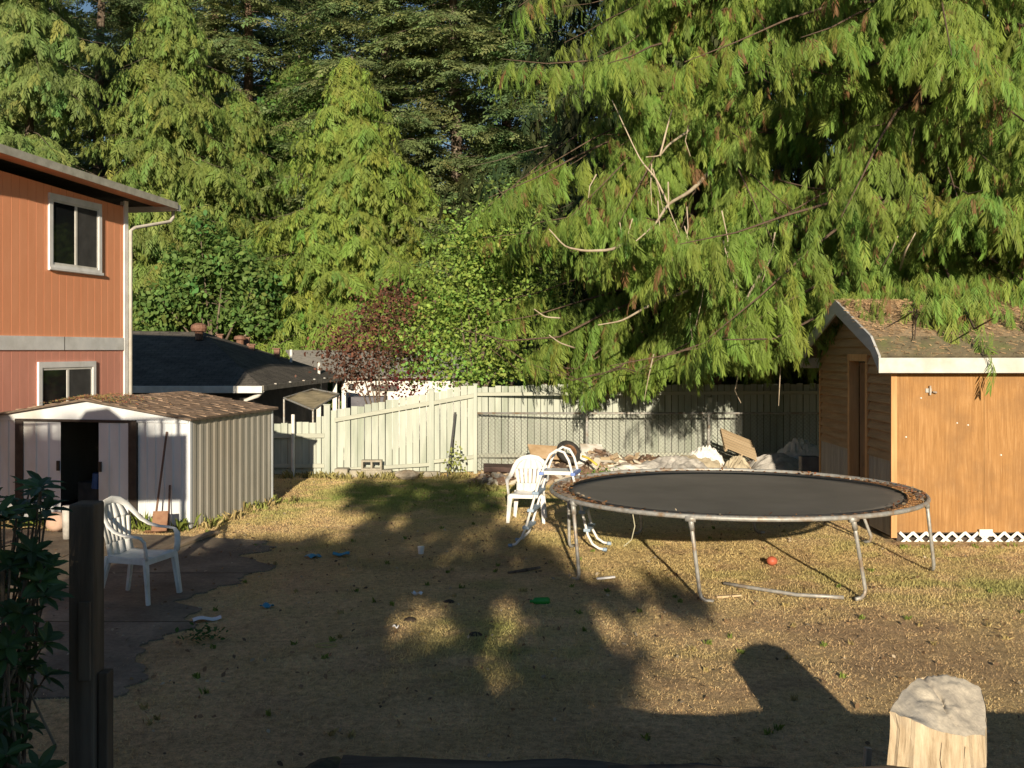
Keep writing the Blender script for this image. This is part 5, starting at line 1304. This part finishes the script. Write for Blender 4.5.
for i, (px, D, lb) in enumerate(((-35, 56, 'distant dark fir at the far left edge'), (60, 60, 'distant dark fir behind the corner cedar'), (135, 58, 'distant dark fir behind the pointed cedar'), (185, 62, 'distant dark fir between the pointed cedar and the first brown trunk'),
                                 (290, 58, 'distant dark fir behind the centre left broadleaf'), (335, 60, 'distant dark fir behind the cone shaped cedar'), (430, 58, 'distant dark fir between the two grey green firs'), (550, 58, 'distant dark fir behind the pale bare trunk'))):
    far_conifer('fir_tree', lb, 'tree', px, D, 34, 1, 6.2, DF2, LEAFM, BARK, FIR, 'fir', 170, 1.15, .58, top=27, group=TG, prof=.4, gap=.12, base_z=-1.2, trunk_r=.4, seed=20+i)
def blobs(px, py, D, lst): 
    out = []
    for dx, dy, rx, rz_, ry, c in lst:
        q = at(px+dx, py+dy, D); out.append(((q.x, D+ry*.2*random.uniform(-1, 1), q.z), (rx, ry, rz_), c))
    return out
def s(px): return px
# sizes in metres
broadleaf('maple_tree', 'dark green rounded maple behind the charcoal roof', 'tree', (fx(215, 45), 45, -1.2),
          blobs(215, 275, 45, [(-50, 30, 1.2, 1.1, 1.0, 1), (-25, -5, 1.3, 1.2, 1.1, 1), (10, -15, 1.3, 1.1, 1.1, 1.05), (40, 10, 1.3, 1.2, 1.1, .95), (5, 30, 1.4, 1.1, 1.1, 1), (50, 45, 1.0, .8, .9, 1), (-15, -45, .8, .7, .8, 1), (-60, 45, .8, .8, .8, 1.)]),
          (.13, .215, .055), LEAFM, BARK, .24, 40, .12, 1, TG, .16)
broadleaf('maple_tree', 'green broadleaf tree between the brown trunked firs and the cone shaped cedar', 'tree', (fx(292, 57), 57, -1.2),
          blobs(292, 140, 57, [(0, -30, 1.8, 1.8, 1.4, 1), (-15, 20, 1.8, 1.8, 1.4, 1), (20, 10, 1.6, 1.7, 1.4, 1.05), (0, 60, 1.7, 1.6, 1.4, .95), (-8, 110, 1.6, 1.6, 1.4, .9), (30, -60, 1.2, 1.2, 1.2, 1.2), (-5, 170, 2, 1.8, 1.4, .9)]),
          (.15, .27, .06), LEAFM, BARK, .24, 26, .14, 2, TG, .2, up=.5)
broadleaf('vine_maple', 'mid green vine maple leaning over the sloping fence', 'tree', (fx(470, 24.2), 24.2, -1.2),
          blobs(470, 310, 24.2, [(-40, 45, .95, .6, .8, 1.05), (-5, 55, 1.0, .55, .8, 1.05), (35, 50, .9, .55, .8, 1), (-45, 10, .9, .6, .8, 1), (0, 10, 1.1, .7, .9, 1), (40, 5, 1.0, .7, .9, .95), (-15, -30, .9, .6, .8, 1), (25, -40, 1.0, .7, .9, 1), (-5, -60, .9, .6, .8, 1), (35, -75, .9, .7, .8, 1), (55, -20, .9, .7, .8, .9), (10, -75, .8, .6, .8, 1)]),
          MG, LEAFM, BARK, .10, 62, .12, 3, TG, .08, up=.7)
broadleaf('vine_maple', 'paler broadleaf tree just behind and above the vine maple', 'tree', (fx(510, 30), 30, -1.2),
          blobs(512, 240, 30, [(-15, 0, 1.1, .9, .9, 1), (20, -10, 1.0, .9, .9, 1), (0, -35, .9, .8, .8, 1.05), (30, 30, 1.2, 1.0, .9, .9), (-25, 40, 1.1, .9, .9, .95)]),
          (.21, .30, .08), LEAFM, BARK, .12, 42, .12, 4, TG, .1, up=.5)
broadleaf('plum_tree', 'small airy russet brown leaved tree behind the sloping fence', 'tree', (fx(385, 23.6), 23.6, -1.2),
          blobs(374, 325, 23.6, [(-22, 18, .55, .42, .5, 1), (5, -5, .65, .45, .5, 1), (20, 30, .55, .4, .5, 1), (-5, 48, .5, .3, .5, .9), (-28, 38, .4, .3, .4, .9), (25, -30, .4, .3, .4, 1)]),
          (.15, .075, .05), LEAFM, BARK, .08, 85, .18, 5, TG, .06)
q = at(402, 388, 23); 
broadleaf('shrub', 'dark red leaved shrub just behind the top of the sloping fence', 'shrub', (q.x, 23, -.5), [((q.x, 23, q.z), (.16, .2, .24), 1)], (.12, .02, .02), LEAFM, BARK, .07, 60, .1, 6, None, .03, twigs=False)

# the two great drooping cedars
def roof_clear(P):
    x, y = P[:, 0], P[:, 1]; d = np.abs(y-15.3); rz_ = np.where(d < 1.5, 3.16-.36*d, 3.16-.54-(d-1.5)*.86)+.04
    px = 512+x*F/np.maximum(y, 1)
    lim = np.interp(px, [480, 530, 560, 600, 650, 700, 790, 830, 1100], [350, 376, 400, 396, 386, 376, 364, 345, 345])+7*np.sin(px*.11)
    low = 2.5-(lim-350)*y/F+.22
    f = np.where((x > 4.55) & (y > 13.3) & (y < 17.3), rz_, np.where(y < 22, low, low-.3))
    return f
CED = (.175, .26, .048)
NC = 'big drooping cedars over the fence'
conifer('drooping_cedar', 'huge cedar with drooping sprays and bare pale limbs hanging over the centre of the fence', 'tree', 700, 22.4, 21, 2.4, 5.2, CED, LEAFM, BARKRED, CEDAR, 'cedar', 225, .27, .15, 12.5, NC, .42, .08, brown=.055, trunk_r=.42, seed=31, face=.85, zpow=1.25, floor=roof_clear, sgap=.25, twig=.34, hangk=1.1, holes=.44, hs=.85)
conifer('drooping_cedar', 'huge cedar with drooping sprays hanging over the wooden outbuilding roof at the right', 'tree', 925, 18.9, 20, 3.0, 5.5, CED, LEAFM, BARKRED, CEDAR, 'cedar', 215, .27, .15, 11.5, NC, .42, .08, brown=.055, trunk_r=.40, seed=32, face=.85, zpow=1.35, floor=roof_clear, sgap=.25, twig=.34, hangk=1.1, holes=.44, hs=.85)
conifer('drooping_cedar', 'drooping cedar at the right edge behind the wooden outbuilding', 'tree', 1085, 21.5, 20, 2.6, 4.2, CED, LEAFM, BARKRED, CEDAR, 'cedar', 120, .32, .19, 12, NC, .42, .05, brown=.055, trunk_r=.38, seed=33, face=.85, zpow=1.25, floor=roof_clear, sgap=.3, twig=.34)
conifer('drooping_cedar', 'shadowy cedar seen between the two largest drooping ones', 'tree', 812, 26.0, 21, 2.4, 4.4, (.13, .20, .035), LEAFM, BARKRED, CEDAR, 'cedar', 130, .52, .27, 13.5, NC, .42, .05, brown=.06, trunk_r=.38, seed=34, face=.85, zpow=1.15, floor=roof_clear, sgap=.32, twig=.36)
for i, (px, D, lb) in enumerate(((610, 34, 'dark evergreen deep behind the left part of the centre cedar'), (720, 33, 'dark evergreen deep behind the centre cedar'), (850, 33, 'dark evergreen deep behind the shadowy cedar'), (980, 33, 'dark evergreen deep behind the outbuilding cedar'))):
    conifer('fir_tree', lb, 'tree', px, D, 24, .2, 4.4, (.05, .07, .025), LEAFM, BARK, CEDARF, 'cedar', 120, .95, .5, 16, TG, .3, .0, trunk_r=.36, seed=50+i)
# sun bleached dead limbs on the centre cedar
root = empty('dead_branch', (4.2, 22.5, 5), 0, 'bare sun bleached limbs curving out of the centre cedar', 'dead branch')
def limb(pts, r0, r1=.008):
    k_ = .925; pts = [Vector((p[0]*k_, p[1]*k_, CAMZ+(p[2]-CAMZ)*k_)) for p in pts]
    n = len(pts); P = []
    for i in range(n-1):
        for k in range(4): P.append(Vector(pts[i]).lerp(Vector(pts[i+1]), k/4))
    P.append(Vector(pts[-1])); P = [p if i in (0, len(P)-1) else (P[i-1]+p*2+P[i+1])/4 for i, p in enumerate(P)]
    MB().tube(P, [r0+(r1-r0)*i/(len(P)-1) for i in range(len(P))], 6).build('limb', DEADWOOD, root, smooth=True)
limb([at(712, 170, 22), at(690, 192, 20.6), at(668, 204, 19.4), at(655, 225, 18.7), at(636, 241, 18.3)], .045)
limb([at(640, 236, 20), at(612, 250, 18.6), at(585, 251, 18.2), at(565, 247, 18.0), at(549, 229, 17.8)], .032)
limb([at(668, 204, 19.4), at(656, 178, 19.4), at(640, 160, 19.6), at(612, 100, 20)], .02)
limb([at(690, 130, 21), at(668, 145, 19.8), at(660, 156, 19.4), at(646, 157, 19.2)], .025)
limb([at(660, 156, 19.4), at(667, 128, 19.5), at(672, 110, 19.6)], .02)
limb([at(690, 290, 21), at(650, 305, 19.2), at(622, 321, 18.6), at(598, 325, 18.3)], .03)
limb([at(775, 250, 21), at(758, 278, 19.6), at(746, 300, 19.0)], .045, .02)
limb([at(560, 318, 18.6), at(545, 317, 18.5), at(534, 309, 18.4)], .014)
limb([at(575, 348, 18.8), at(560, 343, 18.6), at(549, 335, 18.5)], .014)
limb([at(900, 270, 17.4), at(905, 252, 16.6), at(916, 232, 16.4)], .02)
limb([at(880, 270, 17.4), at(892, 250, 16.6), at(898, 236, 16.4)], .014)
# dry hanging twigs inside the crowns
def twigs(cx, cy, n, sd):
    r = random.Random(sd)
    for k in range(n):
        px, py = cx+r.gauss(0, 30), cy+r.gauss(0, 42); D = r.uniform(17.4, 19.0)
        a = at(px, py, D); b = a+Vector((r.uniform(-.25, .25), r.uniform(-.2, .1), -r.uniform(.4, 1.0)))
        MB().tube([a, a.lerp(b, .5)+Vector((r.uniform(-.08, .08), 0, 0)), b], [.012, .009, .004], 4).build('dry_twig', DEADWOOD, root)
twigs(665, 200, 11, 1); twigs(705, 260, 8, 2); twigs(735, 325, 5, 3)
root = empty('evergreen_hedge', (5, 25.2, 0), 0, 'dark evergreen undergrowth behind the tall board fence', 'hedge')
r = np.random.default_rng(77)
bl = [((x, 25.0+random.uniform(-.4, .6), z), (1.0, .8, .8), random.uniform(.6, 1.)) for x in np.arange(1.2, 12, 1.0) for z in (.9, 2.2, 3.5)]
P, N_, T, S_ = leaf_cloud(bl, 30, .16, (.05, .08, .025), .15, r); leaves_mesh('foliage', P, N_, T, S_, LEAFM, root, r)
m = MB()
for x in np.arange(1.2, 12, 1.0): m.tube([(x, 25, -.1), (x+.1, 25, 1), (x, 25.1, 3)], [.06, .05, .02], 5)
m.build('stem', BARK, root)
# small weed with broad leaves at the fence
q = at(456, 455, 20.5); r = np.random.default_rng(5); P = np.array([q.x, 20.5, .35])+r.normal(0, 1, (70, 3))*np.array([.1, .06, .16]); 
tag(leaves_mesh('weed_plant', P, unit(r.normal(0, .6, (70, 3))+np.array([0, -1, .6])), np.tile([.28, .32, .10], (70, 1)), r.uniform(.04, .08, 70), LEAFM, None, r), 'leafy pale weed growing at the foot of the black stake', 'plant')
q = at(612, 461, 19.4); P = np.array([q.x, 19.4, .18])+r.normal(0, 1, (260, 3))*np.array([.2, .1, .07])
tag(leaves_mesh('weed_plant', P, unit(r.normal(0, .6, (260, 3))+np.array([0, -.6, 1])), np.tile([.14, .24, .05], (260, 1)), r.uniform(.04, .07, 260), LEAFM, None, r), 'low green weed patch left of the wrinkled plastic sheet', 'plant', kind='stuff')
D = CAMZ*F/(641-HZ); x = fx(200, D); P = np.array([x, D, .06])+r.normal(0, 1, (90, 3))*np.array([.09, .08, .03])
tag(leaves_mesh('weed_plant', P, unit(r.normal(0, .5, (90, 3))+np.array([0, 0, 1])), np.tile([.06, .14, .04], (90, 1)), r.uniform(.03, .06, 90), LEAFM, None, r), 'small green weed on the dark ground below the paper', 'plant', kind='stuff')

# ---------------------------------------------------------------- rhododendron, bottom left
def build_rhodo():
    root = empty('rhododendron', (-2.25, 4.45, .5), 0, 'dark leafy rhododendron bush at the left edge in front of the patio', 'shrub')
    r = np.random.default_rng(12); st = MB(); V = []; T = []
    # long oval leaf, folded along the midrib, drooping towards the tip
    us = [0, .25, .55, .85, 1.]; ws = [.02, .16, .19, .10, .0]
    def leaf(p, d, up, L, col):
        d = unit(d); sd = unit(np.cross(d, up)); up2 = np.cross(sd, d)
        c = [p+d*u*L-up2*(.22*u*u)*L for u in us]
        for s_ in (1, -1):
            e = [c[i]+sd*s_*ws[i]*L+up2*.05*L*(ws[i] > .05) for i in range(5)]
            for i in range(4): V.extend([c[i], c[i+1], e[i+1], e[i]]); T.extend([col]*4)
    tips = []
    for k in range(135):
        px, py = r.uniform(-60, 58), 480+300*r.random()**.9
        if px > 62-abs(py-560)*.12+8*math.sin(py*.05): continue
        if py < 520 and px > 20+(py-480): 
            if not (30 < px < 60 and py < 500): continue
        D = r.uniform(4.1, 4.75); tips.append(at(px, py, D))
    for (px, py) in ((40, 487), (18, 506), (47, 508), (30, 548), (45, 566), (8, 566), (22, 590)): tips.append(at(px, py, 4.3))
    for t_ in tips:
        t = np.array(t_); b = np.array([-2.3+r.normal()*.08, 4.6, .5]); mid = (t+b)/2+np.array([r.normal()*.05, 0, -.02])
        st.tube([tuple(b), tuple(mid), tuple(t)], [.011, .007, .004], 4, caps=False)
        ax = unit(t-mid); n = r.integers(6, 10); ph = r.uniform(0, 6.28)
        s1 = unit(np.cross(ax, [0, 1, .2])); s2 = np.cross(ax, s1)
        bright = r.uniform(.7, 1.35)
        for i in range(n):
            a = ph+i*2*math.pi/n*1.02; d = s1*math.cos(a)+s2*math.sin(a)+ax*r.uniform(.1, .75)
            leaf(t-ax*r.uniform(0, .02), d, ax, r.uniform(.07, .115), np.array([.05, .095, .028])*bright*r.uniform(.7, 1.3))
    np_mesh('leaves', np.array(V), 4, LEAFG, root, np.array(T)); st.build('stem', BARK, root)
build_rhodo()
# ---------------------------------------------------------------- unseen casters behind and beside the photographer, shaped to shade the yard
EL = 13.2; AZ = -0.5          # sun height and how far its light drifts to the right
TE = math.tan(R(EL)); TA = math.tan(R(AZ))
def caster(x, D, Dc, zoff=0):
    """point at distance Dc whose shadow falls on the lawn at (x, D)"""
    return (x-(D-Dc)*TA, Dc, (D-Dc)*TE+zoff)
STU = mix_mat('grey_stucco', (.35, .34, .32), (.45, .44, .42), 4, .9)
hb = empty('home_behind', (-5, -12, 0), 0, 'unseen grey house behind the viewpoint, sized to shade the near lawn', 'house')
zt = caster(0, 7.75, -7)[2]; xr = caster(.55, 7.75, -7)[0]  # unseen house sized back from the shade edge on the lawn
m = MB(); m.box((-15, -14, .5), (xr-.3, -7.3, zt-.25)); m.build('wall', STU, hb)
m = MB(); m.box((-15.3, -14.3, zt-.25), (xr, -7.0, zt)); m.poly([(-15.3, -7.0, zt), (-15.3, -14.3, zt), (-15.3, -10.6, zt+.55)], (xr-1+15.3, 0, 0)); m.build('roof', mix_mat('home_roofing', (.08, .08, .08), (.14, .13, .12), 6, .95), hb)
m = MB(); m.box((-6, -7.29, 1.0), (-4, -7.25, 2.2)); m.build('window', new_mat('home_glass')[0], hb)
m = MB(); m.box((-2.6, -7.29, .6), (-1.7, -7.25, 2.6)); m.build('door', WHITEPAINT, hb)
# unseen boarded screen added just outside the frame on the left: its shadow is the band on the shed
YD = 8.0
dk = empty('shade_screen', (-6, YD, 0), 0, 'unseen boarded screen with short balusters, added left of the frame to shade the shed', 'screen')
zb = caster(0, 14.85, YD, .36)[2]; zp = caster(0, 14.85, YD, 1.27)[2]
xa = caster(-8.6, 14.85, YD)[0]; xb = caster(-4.52, 14.7, YD)[0]
m = MB(); m.box((xa, YD-.06, zb), (xb, YD, zp)); m.build('boarding', STU, dk)
x = xa; k = 0
while x < xb-.05:
    MB().box((x, YD-.05, zp+.001), (x+.055, YD-.01, zp+.22)).build('baluster', STU, dk); x += .245
m = MB(); m.box((xa, YD-.055, zp+.221), (xb, YD-.005, zp+.25)); m.build('rail', STU, dk)
for x in (xa, (xa+xb)/2, xb-.10): MB().box((x, YD+.001, -.1), (x+.08, YD+.08, zp-.05)).build('post', STU, dk)
for (x, w_) in ((-7.3, .35), (-5.75, .5)):
    m = MB(); m.poly([(x-w_, YD-.11, zp-.1), (x+w_, YD-.11, zp-.1), (x+w_*.8, YD-.11, zp+.2), (x+w_*.2, YD-.11, zp+.43), (x-w_*.5, YD-.11, zp+.40), (x-w_*.9, YD-.11, zp+.15)], (0, .04, 0)); m.build('shadow_bump', STU, dk)  # added shapes that put rounded bumps into the shadow's upper edge
# unseen leafy trees, crowns shaped to throw the soft blotches over the middle of the lawn
def shade_tree(name, label, base, zones, seed, leaf=.17, cl=.28):
    """zones: (px0,py0,px1,py1, density) rectangles of dappled shade on the lawn"""
    r = np.random.default_rng(seed); root = empty(name, base, 0, label, 'tree')
    P, N, S_ = [], [], []; Dc0 = base[1]
    for (px0, py0, px1, py1, dn) in zones:
        D0, D1 = CAMZ*F/(py1-HZ), CAMZ*F/(py0-HZ)
        area = (px1-px0)/F*(D0+D1)/2*(D1-D0)*TE
        n = int(area/(cl*cl)*2.2*dn)+1
        for _ in range(n):
            px, D = r.uniform(px0, px1), r.uniform(D0, D1); Dc = Dc0+r.uniform(-1.3, 1.3)
            c = np.array(caster((px-512)*D/F, D, Dc)); k = 60
            P.append(c+r.normal(0, 1, (k, 3))*np.array([cl, cl, cl*.75])*.5); N.append(unit(r.normal(0, 1, (k, 3)))); S_.append(leaf*r.uniform(.7, 1.3, k))
    P, N, S_ = map(np.concatenate, (P, N, S_))
    leaves_mesh('crown', P, N, np.tile([.1, .16, .04], (len(P), 1)), S_, LEAFM, root, r)
    b = Vector(base); c = Vector(P.mean(axis=0)); m = MB(); m.tube([b-Vector((0, 0, .2)), b.lerp(Vector((b.x, b.y, c.z)), .5), Vector((b.x, b.y, c.z*.7))], [.25, .2, .12], 8)
    for k in range(0, len(P), len(P)//24): m.tube([Vector((b.x, b.y, c.z*.65)), Vector(P[k])], [.05, .012], 4)
    m.build('trunk', BARK, root, smooth=True); return root
shade_tree('shade_tree', 'unseen leafy tree behind the viewpoint, crown shaped to dapple the middle of the lawn', (-2.0, -5.2, 0.5), [
    # px0, py0, px1, py1, density
    (60, 584, 355, 700, 1.5), (120, 560, 330, 585, 1.6), (225, 543, 350, 562, 1.2),
    (355, 575, 560, 602, .85), (345, 530, 520, 577, .55), (520, 548, 560, 600, .8),
    (330, 590, 400, 622, .4), (330, 622, 400, 700, 1.0), (400, 650, 470, 700, 1.0), (470, 600, 486, 660, .9), (400, 604, 470, 612, .3), (522, 600, 535, 700, 1.0),
    (535, 636, 612, 700, 1.1), (560, 600, 576, 640, .8), (600, 590, 640, 608, .9), (560, 585, 610, 600, .8), (650, 585, 700, 608, .7), (618, 650, 640, 700, .6),
    (480, 694, 530, 712, 1.2), (345, 480, 470, 500, .55), (400, 500, 500, 530, .8), (440, 478, 500, 500, .35), (350, 505, 400, 530, .35), (500, 520, 520, 545, .4)], 3, leaf=.11, cl=.19)
shade_tree('shade_tree', 'unseen leafy tree behind the viewpoint, crown shaped to fleck the shed roof', (-8.0, -15, 0.5), [
    (-30, 478, 100, 481, .25), (100, 476, 250, 480, .25)], 4)
m = MB()
# block invented to shade the right end of the fence, removed again below
ck = empty('fence_shade_block', (6.6, -13, 0), 0, 'unseen garage behind the viewpoint on the right', 'shade_block')
x0_ = caster(4.45, 21.9, -30)[0]; z1_ = caster(0, 21.9, -30, 1.02)[2]
m = MB(); m.box((x0_, -34, .0), (x0_+2.6, -30, z1_-.3)); m.build('wall', STU, ck)
m = MB(); m.box((x0_, -34.1, z1_-.3), (x0_+2.7, -29.9, z1_)); m.build('roof', STU, ck)
bpy.data.objects.remove([o for o in bpy.data.objects if o.parent == ck and o.name.startswith('wall')][0]); bpy.data.objects.remove([o for o in bpy.data.objects if o.parent == ck][0]); bpy.data.objects.remove(ck)

# ---------------------------------------------------------------- camera, sun, sky
cam = bpy.data.cameras.new('camera'); co = bpy.data.objects.new('camera', cam); COL.objects.link(co)
co.location = (0, 0, CAMZ); co.rotation_euler = (R(90), 0, 0); cam.sensor_width = 36; cam.lens = F/1024*36
cam.shift_y = -(384-HZ)/1024; cam.clip_end = 2000; cam.clip_start = .05; SC.camera = co
sl = bpy.data.lights.new('sun', 'SUN'); sl.energy = 5.0; sl.angle = R(.55); sl.color = (1, .85, .64)
so = bpy.data.objects.new('sun', sl); COL.objects.link(so)
dirv = Vector((TA, 1, -TE)).normalized(); so.rotation_euler = dirv.to_track_quat('-Z', 'Y').to_euler(); so.location = (0, -20, 20)
w = bpy.data.worlds.new('World'); SC.world = w; w.use_nodes = True; nt = w.node_tree
sk = nt.nodes.new('ShaderNodeTexSky'); sk.sky_type = 'NISHITA'; sk.sun_disc = False; sk.sun_elevation = R(EL); sk.sun_rotation = R(180+AZ)
sk.air_density = 1.0; sk.dust_density = 0.0; sk.ozone_density = 2.0
bg = nt.nodes['Background']; bg.inputs['Strength'].default_value = .055; nt.links.new(sk.outputs[0], bg.inputs['Color'])
vs = SC.view_settings; vs.view_transform = 'Standard'; vs.look = 'None'; vs.exposure = .5; vs.gamma = 1; vs.use_curve_mapping = False
SC.cycles.max_bounces = 6; SC.cycles.diffuse_bounces = 3; SC.cycles.glossy_bounces = 2; SC.cycles.transmission_bounces = 3
